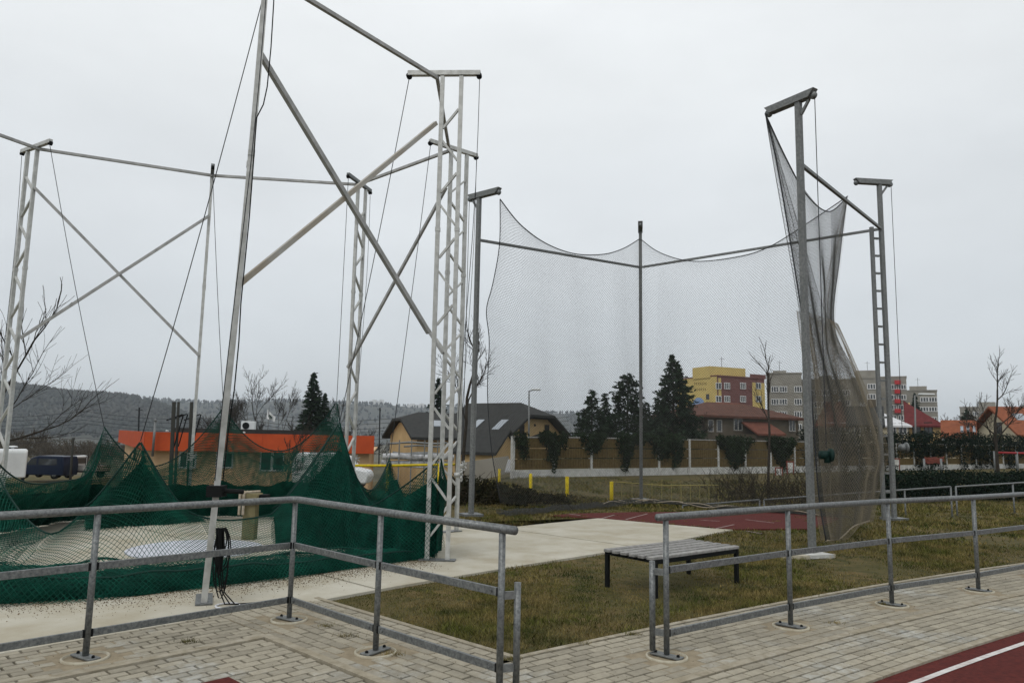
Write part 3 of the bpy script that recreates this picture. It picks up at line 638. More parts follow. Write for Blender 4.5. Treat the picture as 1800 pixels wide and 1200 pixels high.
t2 = np.concatenate([crest(at(480, 893, 10.4), PEAK['T5'], at(480, 893, 10.4)[2], 30, 1.15, .03), crest(PEAK['T5'], at(655, 880, 11.3), at(655, 880, 11.3)[2], 30, 1.5, .97)[1:]])
panel(t2, V3(-3.15, 10.3, .12), V3(-1.6, 11.1, .05), 3, 25, core=(.78, 3), amp=.08, spread=.12)
# flap tied to the pad mast
fl_top = crest(at(770, 806, 10.35), at(640, 893, 10.6), at(640, 893, 10.6)[2], 30, 1.25, .98)
panel(fl_top, V3(-1.0, 10.4, .02), V3(-2.15, 10.15, .1), 3, 26, core=(.82, 3), amp=.06, spread=.06)
panel(crest(at(775, 806, 10.4), at(786, 846, 11.4), at(786, 846, 11.4)[2], 10, 1.2, .97), V3(-1.05, 10.45, .02), V3(-1.05, 11.4, .02), 2, 27, core=(.9, 3))
# heaped lower hem on the concrete
path = [V3(-8.6, 8.3, 0), V3(-7.2, 7.5, 0), V3(-6.0, 7.55, 0), V3(-4.9, 7.72, 0), V3(-3.95, 8.15, 0), V3(-3.2, 8.72, 0), V3(-2.55, 9.32, 0), V3(-1.9, 9.95, 0), V3(-1.25, 10.55, 0)]
PP = catmull(path, 150); nn = 18; rs = np.random.default_rng(5)
def heap(scale, wob, seed):
    rs = np.random.default_rng(seed); ph = rs.uniform(0, 6.28, 12); S = np.empty((len(PP), nn+1, 3)); s_ = np.linspace(0, 11.5, len(PP))
    for i in range(len(PP)):
        d = nrm(PP[min(i+1, len(PP)-1)]-PP[max(i-1, 0)]); nx = np.cross(d, V3(0, 0, 1)); rr = np.interp(i/len(PP), [0, .35, .6, .85, 1], [.36, .36, .27, .2, .12])*scale
        for k in range(nn+1):
            a = math.pi*k/nn*1.08-.04*math.pi
            w_ = 1+wob*(math.sin(s_[i]*2.1+ph[0]+a*2)+.7*math.sin(s_[i]*4.7+ph[1]-a*3)+.5*math.sin(s_[i]*9+ph[2]+a*5))
            S[i, k] = PP[i]+nx*math.cos(a)*rr*1.25*w_+V3(0, 0, max(.004, math.sin(a)*rr*.92*w_+.01))
    return S
S = heap(.82, .10, 3); gi_ = np.arange(S.shape[0]*S.shape[1]).reshape(S.shape[:2])
core = link('folded_hem', npmesh('folded_hem', S.reshape(-1, 3), np.stack([gi_[:-1, :-1], gi_[:-1, 1:], gi_[1:, 1:], gi_[1:, :-1]], -1).reshape(-1, 4)), 'net_core', gnet, True)
def resample(S, nu, nv):
    a = np.linspace(0, S.shape[0]-1, nu+1); b_ = np.linspace(0, S.shape[1]-1, nv+1)
    T_ = np.stack([np.stack([np.interp(a, np.arange(S.shape[0]), S[:, j, k]) for j in range(S.shape[1])], 1) for k in range(3)], -1)
    return np.stack([np.stack([np.interp(b_, np.arange(S.shape[1]), T_[i, :, k]) for i in range(nu+1)], 0) for k in range(3)], -1)
acc = NetAcc()
for sd_i, scl in ((32, .98), (33, 1.08)): acc.add(net_surface(resample(heap(scl, .11, sd_i), 330, 32), .0026))
acc.build('hem_folds', 'net_green', gnet)
for k_, r_ in ((5, .013), (10, .012), (13, .012)): rope_along(heap(1.06, .11, 33)[:, k_][::2], r_, 'hem_rope', 'edge_rope', gnet)
# earth and leaf litter that collected at the hem
n = 15000; i = rng.integers(0, len(PP)-1, n); base = PP[i]; dd = nrm(PP[-1]-PP[40]); off = np.abs(rng.normal(0, .30, n))+.2
side = np.array([dd[1], -dd[0], 0]); P = base+side[None]*off[:, None]+rng.normal(0, .05, (n, 3))*V3(1, 1, 0); P[:, 2] = .006
keep = P[:, 1] > P[:, 0]*1.05+9.75-.0
V, F = leafquads(P, rng.uniform(.005, .018, n), .6); V[:, 2] = np.clip(V[:, 2], .002, .012)
M['litter'] = mat('leaf_litter', (.12, .075, .03), .95, 0, (.06, .04, .02), 9, vary=.4)
o_ = link('leaf_litter', npmesh('leaf_litter', V, F), 'litter'); tag(o_, 'brown leaf litter and soil along the green net hem', kind='stuff')
# ------------------------------------------------------------------ grey discus cage on the lawn
GP = {'G1': (gnd(828, 905)[:2], 7.1, nrm(V3(.77, -.64))), 'G2': (gnd(1127, 878)[:2], 7.78, nrm(V3(-.17, -.98))), 'G3': (gnd(1572, 912)[:2], 7.9, nrm(V3(-.97, -.1))), 'G4': (gnd(1428, 975)[:2], 7.28, nrm(V3(-.55, .83)))}
gc = thing('net_mast_frame', 'grey galvanised mast frame with T arms holding the pale net', 'cage frame', (4.5, 16, 0))
def gp(k, off, z): c, h_, d = GP[k]; return V3(c[0]+d[0]*off, c[1]+d[1]*off, z)
for k, (c, h_, d) in GP.items():
    b = MB(); b.bar((*c, -.3), (*c, h_-.1), .092, .092, (d[0], d[1], 0)); ms = b.build('mast', 'galv_dark', gc, bevel=.006)
    a0, a1 = .62, -.32
    b = MB(); p0, p1 = gp(k, a0, h_), gp(k, a1, h_); sdv = V3(d[1], -d[0], 0)*.065
    q = [gp(k, a0, h_+.02), gp(k, a0-.1, h_-.1), gp(k, a1+.1, h_-.1), gp(k, a1, h_+.02)]; b.extr([x_-sdv for x_ in q], sdv*2); b.build('top_arm', 'galv_dark', ms)
    for off in (a0-.05, a1+.05): p = gp(k, off, h_-.08); b = MB(); b.tube([p-sdv*.5, p+sdv*.5], .06, 14); b.build('pulley', 'galv', ms, True)
    b = MB(); b.bar(gp(k, -.05, h_-.32), gp(k, -.2, h_-.12), .04); b.build('arm_strut', 'galv_dark', ms)
    b = MB(); b.box((*c, .01), (.42, .42, .05), .4); b.build('base_plate', 'fence_white' if k == 'G4' else 'galv', ms)
for a, za, c_, zc in (('G1', 6.03, 'G2', 6.6), ('G2', 6.6, 'G3', 6.72), ('G3', 6.72, 'G4', 6.14)):
    pa, pc = gp(a, -.0, za), gp(c_, -.0, zc); d = nrm(pc-pa); b = MB(); b.bar(pa+d*.06, pc-d*.06, .055, .055); b.build('ring_beam', 'galv_dark', gc)
c, h_, d = GP['G3']; q = c-V3(.24, .02); b = MB(); b.bar((*q, -.3), (*q, 6.75), .075, .075, (1, 0, 0)); so = b.build('ladder_rail', 'galv_dark', gc)
for z in np.arange(.6, 6.7, .42): b = MB(); b.bar((*(q+V3(.05, 0)), z), (*(c-V3(.075, 0)), z), .05, .045); b.build('rung', 'galv_dark', so)
b = MB(); p = gp('G4', -.1, 1.5)+V3(.1, -.02, 0); b.tube([p-V3(.03, 0, 0), p+V3(.12, .02, 0)], [.065, .065], 14); b.tube([p+V3(.08, .01, .06), p+V3(.08, .01, -.12)], .05, 8); b.tube([p+V3(.11, 0, 0), p+V3(.15, 0, 0)], .10, 16); b.build('winch', 'winch_green', gc, True)
b = MB(); p = gp('G3', -.1, 1.6)+V3(.1, -.02, 0); b.tube([p, p+V3(.16, .02, 0)], .08, 12); b.tube([p+V3(.13, 0, 0), p+V3(.16, 0, 0)], .12, 16); b.build('winch', 'galv', gc, True)
for k, lab in (('G3', 'thin winch line outside the ladder mast'), ('G4', 'dark winch line hanging beside the near grey mast'), ('G1', 'thin winch line at the grey mast by the pad')):
    b = MB(); a = gp(k, -.3, GP[k][1]-.1); c_ = gp(k, -.16, 1.6)+V3(.12 if k != 'G1' else -.1, 0, 0); b.tube([a+(c_-a)*t for t in np.linspace(0, 1, 6)], .007, 5); o_ = b.build('winch_rope', 'rope'); tag(o_, lab, 'rope', 'winch lines of the grey cage')
b = MB(); q = gnd(1422, 977); b.prism([q[:2]+V3(-.42, -.02), q[:2]+V3(-.1, -.13), q[:2]+V3(.32, -.02), q[:2]+V3(.45, .12), q[:2]+V3(.0, .1)], -.03, .022); o_ = b.build('mast_footing', 'ring'); tag(o_, 'pale broken concrete footing under the near grey mast', 'footing')
# the pale net
pnet = thing('throwing_net', 'fine pale grey net spanning the grey masts down to the lawn', 'net', (4, 17, 0))
tip = {k: gp(k, .57, GP[k][1]-.28) for k in GP}
def pts(L): return [at(x, y, Y) for x, y, Y in L]
Y1, Y2, Y3, Y4 = tip['G1'][1], tip['G2'][1], tip['G3'][1], tip['G4'][1]
GG = .038
top1 = pts([(879, 350, Y1), (915, 395, Y1+.6), (960, 428, Y1+1.5), (1010, 446, Y1+2.5), (1060, 447, Y1+3.4), (1095, 437, Y1+4.0), (1124, 420, Y2)])
left1 = pts([(879, 350, Y1), (878, 430, Y1+.1), (866, 500, Y1+.2), (855, 545, Y1+.3), (860, 600, Y1+.4), (857, 690, Y1+.5), (864, 790, Y1+.5), (880, 884, Y1+.5)])
mid = pts([(1124, 420, Y2), (1126, 600, Y2), (1127, 760, Y2), (1128, 884, Y2)])
bot1 = [left1[-1], V3((left1[-1][0]+mid[-1][0])/2, (left1[-1][1]+mid[-1][1])/2-.2, .03), mid[-1]]
def npanel(T, B, L, Rr, seed, layers=1, amp=.06, rad=.0025, m='net_grey', spread=.05, grid=GG, nu=None):
    lu = max(np.linalg.norm(np.diff(catmull(T, 30), axis=0), axis=1).sum(), np.linalg.norm(np.diff(catmull(B, 30), axis=0), axis=1).sum())
    lv = max(np.linalg.norm(np.diff(catmull(L, 30), axis=0), axis=1).sum(), np.linalg.norm(np.diff(catmull(Rr, 30), axis=0), axis=1).sum())
    nu = nu or int(lu/grid); nv = int(lv/grid); rs = np.random.default_rng(seed); acc = NetAcc(); S0 = coons(T, B, L, Rr, nu, nv)
    nx = nrm(np.cross(np.asarray(T[-1])-np.asarray(T[0]), V3(0, 0, 1)))
    for l in range(layers):
        ph = rs.uniform(0, 6.28, 5); u = np.linspace(0, 1, nu+1)[None]; v = np.linspace(0, 1, nv+1)[:, None]; env = np.sin(math.pi*u)**.6*np.sin(math.pi*np.clip(v*.9+.05, 0, 1))
        wv = (amp*np.sin(u*9+ph[0]+v*2)+amp*.7*np.sin(u*21+ph[1]-v*4)+amp*2.2*np.sin(math.pi*u+v*1.3+ph[2]))*env+(l-(layers-1)/2)*spread
        S = S0+nx[None, None]*wv[:, :, None]; S[:, :, 2] += (amp*.8*np.sin(u*7+ph[3]+v*5)+amp*.5*np.sin(u*15-v*9+ph[4]))*env
        S[:, :, 2] = np.maximum(S[:, :, 2], .02); acc.add(net_surface(S, rad))
    o_ = acc.build('net_panel', m, pnet); return o_
pa = npanel(top1, bot1, left1, mid, 41)
rope_along(catmull(top1, 40), .013, 'edge_rope', 'rope', pa); rope_along(catmull(left1, 40), .010, 'edge_rope', 'rope', pa)
top2 = pts([(1126, 420, Y2), (1160, 444, Y2-.5), (1215, 459, Y2-1.3), (1290, 453, Y2-2.3), (1350, 435, Y2-3.0), (1420, 392, Y3+.9), (1490, 345, Y3)])
right2 = pts([(1490, 345, Y3), (1474, 470, Y3), (1466, 575, Y3-.1), (1482, 680, Y3), (1500, 790, Y3), (1505, 880, Y3+.2)])
bot2 = [mid[-1], V3(5.6, 18.3, .03), right2[-1]]
pb_ = npanel(top2, bot2, mid, right2, 42, amp=.09)
rope_along(catmull(top2, 40), .012, 'edge_rope', 'rope', pb_)
# end bay: bunched and twisted, tied in at the waist
left3 = pts([(1345, 200, Y4), (1362, 270, Y4), (1385, 400, Y4), (1408, 545, Y4+.1), (1425, 680, Y4+.1), (1438, 860, Y4), (1452, 950, Y4-.1)])
right3 = pts([(1490, 345, Y3), (1477, 450, Y3-.6), (1467, 570, Y3-1.6), (1506, 660, Y3-2.4), (1552, 780, Y3-3.0), (1545, 840, Y3-3.2), (1528, 915, Y3-3.4)])
top3 = pts([(1345, 200, Y4), (1385, 285, Y4+.8), (1420, 345, Y4+1.9), (1458, 372, Y4+3.1), (1490, 345, Y3)])
bot3 = [left3[-1], pts([(1478, 945, 12.6)])[0], pts([(1500, 925, 12.8)])[0], right3[-1]]
pc_ = npanel(top3, bot3, left3, right3, 43, layers=1, amp=.05, m='net_grey', rad=.0021)
lw, rw_ = left3[3:], right3[2:]; npanel([lw[0], (lw[0]+rw_[0])/2, rw_[0]], bot3, lw, rw_, 47, layers=2, amp=.06, m='net_brown', spread=.14, rad=.0019)
rope_along(catmull(top3, 30), .013, 'edge_rope', 'rope', pc_); rope_along(catmull(left3, 30), .011, 'edge_rope', 'rope', pc_)
rope_along(catmull(bot3, 20), .014, 'edge_rope', 'strap', pc_)
rg = pts([(1488, 350, Y3), (1480, 430, Y3-.3), (1470, 520, Y3-.8), (1466, 575, Y3-1.2), (1472, 640, Y3-1.4), (1480, 700, Y3-1.6)])
lg = pts([(1486, 352, Y3-.1), (1466, 440, Y3-.5), (1450, 530, Y3-1), (1462, 575, Y3-1.3), (1468, 640, Y3-1.5), (1470, 700, Y3-1.7)])
npanel([lg[0], (lg[0]+rg[0])/2, rg[0]], [lg[-1], (lg[-1]+rg[-1])/2, rg[-1]], lg, rg, 44, layers=2, amp=.03, m='net_brown', spread=.05, nu=9, rad=.0022)
lf = pts([(1346, 205, Y4), (1380, 400, Y4+.1), (1405, 545, Y4+.2), (1424, 680, Y4+.2), (1440, 900, Y4)]); rf = pts([(1349, 207, Y4), (1398, 380, Y4+.2), (1440, 520, Y4+.6), (1462, 575, Y4+.9), (1495, 700, Y4+1.4)])
npanel([lf[0], (lf[0]+rf[0])/2, rf[0]], [lf[-1], (lf[-1]+rf[-1])/2, rf[-1]], lf, rf, 45, layers=1, amp=.04, m='net_grey', nu=26)
# net hem heaped on the ground along the far edge of the runway
hp = [left1[-1], V3(1.4, 17.9, .05), V3(2.4, 18.9, .07), mid[-1]+V3(.1, -.3, .05), V3(5, 18.9, .08), V3(6.6, 17.9, .08), V3(7.6, 17.3, .05)]
acc = NetAcc(); hpc = catmull(hp, 160)
for l in range(4):
    S = np.empty((161, 11, 3)); ph = rng.uniform(0, 6, 4); q_ = catmull(hp, 161); tt = np.linspace(0, 40, 161)
    for k in range(11):
        a = math.pi*k/10; wob = .13*(1+.55*np.sin(tt*1.3+ph[0]+a)+.5*np.sin(tt*2.9+ph[1]-2*a))
        S[:, k] = q_; S[:, k, 0] += np.cos(a)*wob*.8; S[:, k, 1] -= np.cos(a)*wob*1.3-.1*np.sin(tt*.7+ph[2]); S[:, k, 2] = np.maximum(.01, np.sin(a)*np.abs(wob)*.42+.01*np.sin(tt*7+ph[3]))
    acc.add(net_surface(S, .0035))
for l in range(4):
    k0 = rng.integers(0, 110); q_ = catmull(hp, 161)[k0:k0+48].copy(); q_[:, 1] += .15*np.sin(np.linspace(0, 9, 48)+l)-.1; q_[:, 2] = .06+.04*np.sin(np.linspace(0, 14, 48)+l); rope_along(q_[::2], .011, 'hem_rope', 'strap', pnet)
acc.build('net_hem', 'net_grey', pnet)
# ------------------------------------------------------------------ winter lawn
def in_poly_rw(P):
    x, y = P[:, 0], P[:, 1]; c = np.zeros(len(P), bool); n = len(RW)
    for i in range(n):
        a, b_ = RW[i], RW[(i+1) % n]; c ^= ((a[1] > y) != (b_[1] > y)) & (x < (b_[0]-a[0])*(y-a[1])/(b_[1]-a[1]+1e-12)+a[0])
    return c & (y > 15.6)
def in_lawn(P):
    x, y = P[:, 0], P[:, 1]; rho = np.hypot(x-CC[0], y-CC[1]); ok = rho > 58.005
    sK = (x-K[0])*U[0]+(y-K[1])*U[1]; tK = (x-K[0])*W[0]+(y-K[1])*W[1]
    ok &= ~((sK < 1.085) & (x < .1))
    from_pad = np.zeros(len(P), bool)                       # point in polygon for pad and runway
    for poly in (PAD, RW):
        c = np.zeros(len(P), bool); n = len(poly)
        for i in range(n):
            a, b_ = poly[i], poly[(i+1) % n]
            cond = ((a[1] > y) != (b_[1] > y)) & (x < (b_[0]-a[0])*(y-a[1])/(b_[1]-a[1]+1e-12)+a[0]); c ^= cond
        from_pad |= c
    return ok & (~from_pad | (in_poly_rw(P) & (noise2(x, y, 4.5, 9)+.35*noise2(x, y, 11, 10) > .30)))
def noise2(x, y, s, seed=0):
    rs = np.random.default_rng(seed); v = 0
    for k in range(5):
        a = rs.uniform(0, 6.28); f = s*rs.uniform(.6, 1.8); v = v+np.sin((x*math.cos(a)+y*math.sin(a))*f+rs.uniform(0, 6.28))
    return v/5
VG, FG, off_ = [], [], 0
for (x0, x1, y0, y1, dens, hgt, wd) in ((-2, 6, 5.9, 9, 5200, .026, .0038), (-1, 12, 9, 13, 2200, .032, .0052), (-1, 15, 13, 19, 900, .04, .009), (-2, 24, 19, 32, 260, .07, .014), (-30, -1, 17, 26, 120, .1, .015)):
    n = int((x1-x0)*(y1-y0)*dens); P = np.stack([rng.uniform(x0, x1, n), rng.uniform(y0, y1, n)], 1)
    ratio = P[:, 0]/P[:, 1]; k = in_lawn(P+rng.normal(0, .04, P.shape)*(.4+noise2(P[:, 0], P[:, 1], 6, 12))[:, None]) & (ratio < .80) & (ratio > -.8); P = P[k]
    P = P[rng.random(len(P)) < np.clip(.6+.9*noise2(P[:, 0], P[:, 1], 2.3, 3), .06, 1)]; n = len(P)
    hh = hgt*rng.uniform(.4, 1.3, n)*np.clip(1+1.3*noise2(P[:, 0], P[:, 1], 1.4, 5)+.7*noise2(P[:, 0], P[:, 1], 7, 15), .3, 2.4); a = rng.uniform(0, 6.28, n); ln = rng.uniform(.25, 1.5, n)*hh; b_ = rng.uniform(0, 6.28, n)
    z = terr(P[:, 0], P[:, 1])-.03; ww = wd*rng.uniform(.6, 1.4, n)
    Q = np.empty((n, 3, 3)); Q[:, 0, 0] = P[:, 0]-np.cos(a)*ww; Q[:, 0, 1] = P[:, 1]-np.sin(a)*ww; Q[:, 1, 0] = P[:, 0]+np.cos(a)*ww; Q[:, 1, 1] = P[:, 1]+np.sin(a)*ww
    Q[:, :2, 2] = z[:, None]; Q[:, 2, 0] = P[:, 0]+np.cos(b_)*ln; Q[:, 2, 1] = P[:, 1]+np.sin(b_)*ln; Q[:, 2, 2] = z+hh+.008
    VG.append(Q.reshape(-1, 3)); FG.append(np.arange(3*n).reshape(-1, 3)+off_); off_ += 3*n
o_ = link('grass', npmesh('grass', np.concatenate(VG), np.concatenate(FG)), 'blade'); tag(o_, 'patchy green and straw coloured winter grass of the lawn', kind='stuff')
wp = [gnd(x_, y_)[:2] for x_, y_ in ((1232, 1018), (1365, 1003), (1555, 1062), (1470, 1095), (760, 1062), (900, 1158), (1110, 1115), (575, 1100), (610, 1118), (333, 1128), (690, 1150), (1265, 1010), (1020, 1130))]
Vw, Fw, ow = [], [], 0
for q in wp:
    n = 70; P = q+rng.normal(0, .03, (n, 2))*V3(1.4, .7); a = rng.uniform(0, 6.28, n); L = rng.uniform(.012, .04, n); T_ = np.zeros((n, 3, 3)); T_[:, 0, :2] = P-np.stack([np.cos(a), np.sin(a)], 1)*.003; T_[:, 1, :2] = P+np.stack([np.cos(a), np.sin(a)], 1)*.003; T_[:, 2, :2] = P+rng.normal(0, .02, (n, 2)); T_[:, 2, 2] = L; T_[:, :2, 2] = -.004
    Vw.append(T_.reshape(-1, 3)); Fw.append(np.arange(3*n).reshape(-1, 3)+ow); ow += 3*n
o_ = link('weeds', npmesh('weeds', np.concatenate(Vw), np.concatenate(Fw)), 'blade'); tag(o_, 'small weed tufts in the paving joints', kind='stuff')
n = 2600; P = np.stack([rng.uniform(-3.5, 8, n), rng.uniform(4.8, 11, n)], 1); rho_ = np.hypot(P[:, 0]-CC[0], P[:, 1]-CC[1]); sK = (P-K)@U; P = P[((rho_ < 57.95) & (rho_ > 56.2) & (P[:, 0] > -.5)) | ((sK < 1.0) & (P[:, 0] < .1))]
Vv, Ff = leafquads(np.concatenate([P, np.full((len(P), 1), .006)], 1), rng.uniform(.004, .014, len(P)), .6); Vv[:, 2] = np.clip(Vv[:, 2], .0035, .009); o_ = link('paving_grit', npmesh('paving_grit', Vv, Ff), 'litter'); tag(o_, 'dark grit and bits of leaf scattered on the paving', kind='stuff')
# ------------------------------------------------------------------ plants
def branching(p, d, L, r, depth, segs, rs, spread=.7, up_=.25, ratio=.72, kids=(2, 4)):
    n = 3; q = np.array(p, float); dd = nrm(d)
    for i in range(n):
        dd = nrm(dd+rs.normal(0, .13, 3)+V3(0, 0, up_*.12)); q2 = q+dd*L/n; r2 = r*(1-.22*(i+1)/n*1.3)
        segs.append((q, q2, r*(1-.22*i/n*1.3), r2, depth)); q = q2
        if depth > 0 and i >= (0 if depth < 3 else 1):
            for _ in range(rs.integers(1, 3) if depth < 3 else rs.integers(kids[0]-1, kids[1]-1)):
                sdv = nrm(np.cross(dd, rs.normal(0, 1, 3))); nd = nrm(dd*(1-spread*.55)+sdv*spread+V3(0, 0, up_*.5)); branching(q, nd, L*ratio*rs.uniform(.6, 1.05), r2*.55, depth-1, segs, rs, spread, up_, ratio, kids)
    if depth > 0: branching(q, dd, L*ratio, r2*.8, depth-1, segs, rs, spread, up_, ratio, kids)
def bare_tree(label, base, height, seed, depth=4, spread=.7, up_=.3, trunk=.33, r=None, name='bare_tree', kids=(2, 4), group='bare trees', leaders=None, minr=.006):
    rs = np.random.default_rng(seed); root = thing(name, label, 'tree', base, group); base = np.asarray(base, float); r = r or height*.018
    segs = []; th = height*trunk; P = [base-V3(0, 0, .2)]; q = base.copy()
    t_segs = []
    for i in range(4):
        q2 = q+V3(rs.normal(0, .02)*height*.3, rs.normal(0, .02)*height*.3, th/4); t_segs.append((q, q2, r*(1-.07*i), r*(1-.07*(i+1)))); q = q2
    b = MB(); b.tube([base-V3(0, 0, .6)]+[s_[1] for s_ in t_segs], [r*1.15]+[s_[3] for s_ in t_segs], 8); b.build('trunk', 'bark', root, True)
    Lm = height*(1-trunk)*.42
    if leaders is None: leaders = [nrm(V3(rs.normal(0, .12), rs.normal(0, .12), 1))]+[nrm(V3(math.cos(a), math.sin(a), rs.uniform(.5, 1.3))) for a in rs.uniform(0, 6.28, 4)]
    for i, d in enumerate(leaders): branching(q-V3(0, 0, th*.12*i), d, Lm*(1 if i == 0 else rs.uniform(.6, .95)), r*(.7 if i == 0 else .42), depth-1, segs, rs, spread, up_, .66, kids)
    P0 = np.array([s_[0] for s_ in segs]); P1 = np.array([s_[1] for s_ in segs]); A = np.maximum([s_[2] for s_ in segs], minr); B_ = np.maximum([s_[3] for s_ in segs], minr*.8)
    Vv, Ff = tubes(P0, P1, A, B_, 4); o_ = link('crown', npmesh('crown', Vv, Ff), 'bark', root); return root
def conifer(label, base, height, width, seed, lean=0, dens=1.0, gappy=.25, group='dark conifers', topk=0.0):
    rs = np.random.default_rng(seed); root = thing('conifer_tree', label, 'tree', base, group); base = np.asarray(base, float)
    b = MB(); b.tube([base-V3(0, 0, .5), base+V3(0, 0, height*.5), base+V3(lean, 0, height*.97)], [height*.018, height*.012, .02], 7); b.build('trunk', 'bark', root, True)
    P, D, Sz = [], [], []; nb = int(height*30*dens)
    for i in range(nb):
        f = (i/nb)**.92; z = height*(.06+.93*f); a = rs.uniform(0, 6.28); rr = width/2*(1-f)**(.78+topk)*(1-gappy*.9*(.5+.5*math.sin(f*height*4.2+a*1.7+seed))*rs.uniform(.3, 1.2))*rs.uniform(.75, 1.12)+.06
        if .04 < f < .12: rr *= .8
        n = max(int(rr*26), 6); t = np.sqrt(rs.uniform(.02, 1, n)); droop = -.28*rr*t**1.6+.10*rr*np.maximum(t-.75, 0)*4
        q = np.stack([base[0]+lean*f+np.cos(a)*rr*t, base[1]+np.sin(a)*rr*t, base[2]+z+droop], 1)+rs.normal(0, .05+.07*rr, (n, 3))*V3(1, 1, .5)
        P.append(q); D.append(np.stack([np.cos(a)+rs.normal(0, .5, n), np.sin(a)+rs.normal(0, .5, n), rs.normal(-.1, .35, n)], 1)); Sz.append(rs.uniform(.18, .42, n)*(.6+.05*height))
    P = np.concatenate(P); D = np.concatenate(D); Sz = np.concatenate(Sz)
    Vv, Ff = leafquads(P, Sz, .38, 0, D, rs); link('crown', npmesh('crown', Vv, Ff), 'needle', root); return root
def leafmass(name, label, cat, boxes, n, size, m, group=None, parent=None, core=None, kind=None, aspect=.6):
    """leaves spread through ellipsoids (centre, radii) standing on the ground"""
    Ps = []
    vol = np.array([r_[0]*r_[1]*r_[2] for c, r_ in boxes])**.67; cnt = np.maximum((n*vol/vol.sum()).astype(int), 8)
    for (c, r_), k in zip(boxes, cnt):
        d = rng.normal(size=(k, 3)); d /= np.linalg.norm(d, axis=1, keepdims=True); rad = rng.uniform(.45, 1.06, k)**.6
        Ps.append(np.asarray(c)+d*rad[:, None]*np.asarray(r_))
    P = np.concatenate(Ps); Vv, Ff = leafquads(P, rng.uniform(.6, 1.4, len(P))*size, aspect); o_ = link(name, npmesh(name, Vv, Ff), m, parent)
    if label: tag(o_, label, cat, group, kind)
    return o_
# ------------------------------------------------------------------ noise barrier fence with ivy
FA, FB = V3(.12, 31.0), V3(9.02, 37.0); fd = nrm(FB-FA); PW = 2.1; fn = V3(fd[1], -fd[0])
fence = thing('panel_fence', 'brown panel fence on white concrete plinth with white posts', 'fence', (*FA, 0)); fa_ = math.atan2(fd[1], fd[0])
NP = 26
for i in range(NP+1):
    p = FA+fd*PW*i; z0 = float(terr(*p)); b = MB(); b.box((*p, z0+.83), (.11, .16, 1.75), fa_); b.build('post', 'fence_white', fence)
    if i == NP: break
    c = p+fd*PW/2
    b = MB(); b.box((*c, z0+.12), (PW-.11, .10, .38), fa_); b.build('plinth', 'fence_white', fence)
    for j in range(3):
        b = MB(); b.box((*c, z0+.32+.222+j*.447), (PW-.115, .07, .402), fa_); pl_ = b.build('panel_board', 'panel', fence)
        if i < 12:
            for q in range(14):
                x_ = -PW/2+.12+(PW-.24)*q/13; cc = c+fd*x_+fn*.045; b = MB(); b.box((*cc, z0+.32+.222+j*.447), (.07, .02, .385), fa_); b.build('batten', 'panel', pl_)
    b = MB(); b.box((*c, z0+1.675), (PW-.06, .14, .05), fa_); b.build('coping', 'grey_board', fence)
ivylab = {1: 'at the second white post from its end', 2: 'on its third post, a narrow hanging wedge', 3: 'on its fourth post, thick down to the ground', 5: 'below the tallest conifer, wide with two tails', 4: 'thin strip behind the middle grey mast', 7: 'beside the young bare tree', 8: 'behind the young bare tree', 9: 'behind the near grey mast'}
def ivy_clump(i0, w0, drop, label, n=900, seed=0):
    c = FA+fd*PW*i0; rs = np.random.default_rng(int(i0*100)+seed); P = []; ns = max(int(w0*46), 14)
    for k in range(ns):
        x_ = rs.uniform(-1, 1); L = drop*max(1-abs(x_)**1.3, .12)*rs.uniform(.45, 1.05)+.12; m_ = max(int(L*26), 6); f = np.linspace(0, 1, m_); th_ = .06+.16*rs.random()
        q = np.empty((m_, 3)); base = c+fd*x_*w0; sway = np.cumsum(rs.normal(0, .02, m_))
        q[:, 0] = base[0]+fd[0]*sway+fn[0]*(.07+th_*np.sin(f*3.1)); q[:, 1] = base[1]+fd[1]*sway+fn[1]*(.07+th_*np.sin(f*3.1)); q[:, 2] = 1.72+.16*rs.random()-L*f
        for r_ in range(3): P.append(q+rs.normal(0, .055, (m_, 3)))
    P = np.concatenate(P); P[:, 2] = np.maximum(P[:, 2], .03); Vv, Ff = leafquads(P, rs.uniform(.07, .14, len(P)), .8, 0, None, rs); o_ = link('ivy', npmesh('ivy', Vv, Ff), 'ivy'); tag(o_, label, 'ivy', 'ivy clumps on the panel fence', 'thing')
for i0, w0, dr, lb, n in ((0.15, .25, 1.45, 'ivy strip on the first white post of the panel fence', 500), (.75, .35, .3, 'small ivy tuft on top of the first fence panel', 200), (1.0, .6, 1.6, 'ivy wedge hanging over the second post of the panel fence', 900), (2.0, .7, .95, 'short ivy wedge over the third post of the panel fence', 800), (2.95, .55, 1.75, 'thick ivy column reaching the ground under the dark conifers', 1100), (3.3, .7, .35, 'ivy fringe along the fence top under the pine', 500), (4.1, 1.05, 1.15, 'wide ivy apron with two tails under the tallest conifer', 1500), (4.55, .35, 1.5, 'ivy tail hanging beside the wide apron on the fence', 500), (6.6, 1.4, 1.5, 'broad ivy mass on the fence by the young bare tree', 2200), (8.4, 1.2, 1.75, 'deep ivy mass on the fence behind the near grey mast', 2200)):
    ivy_clump(i0, w0, dr, lb, n)
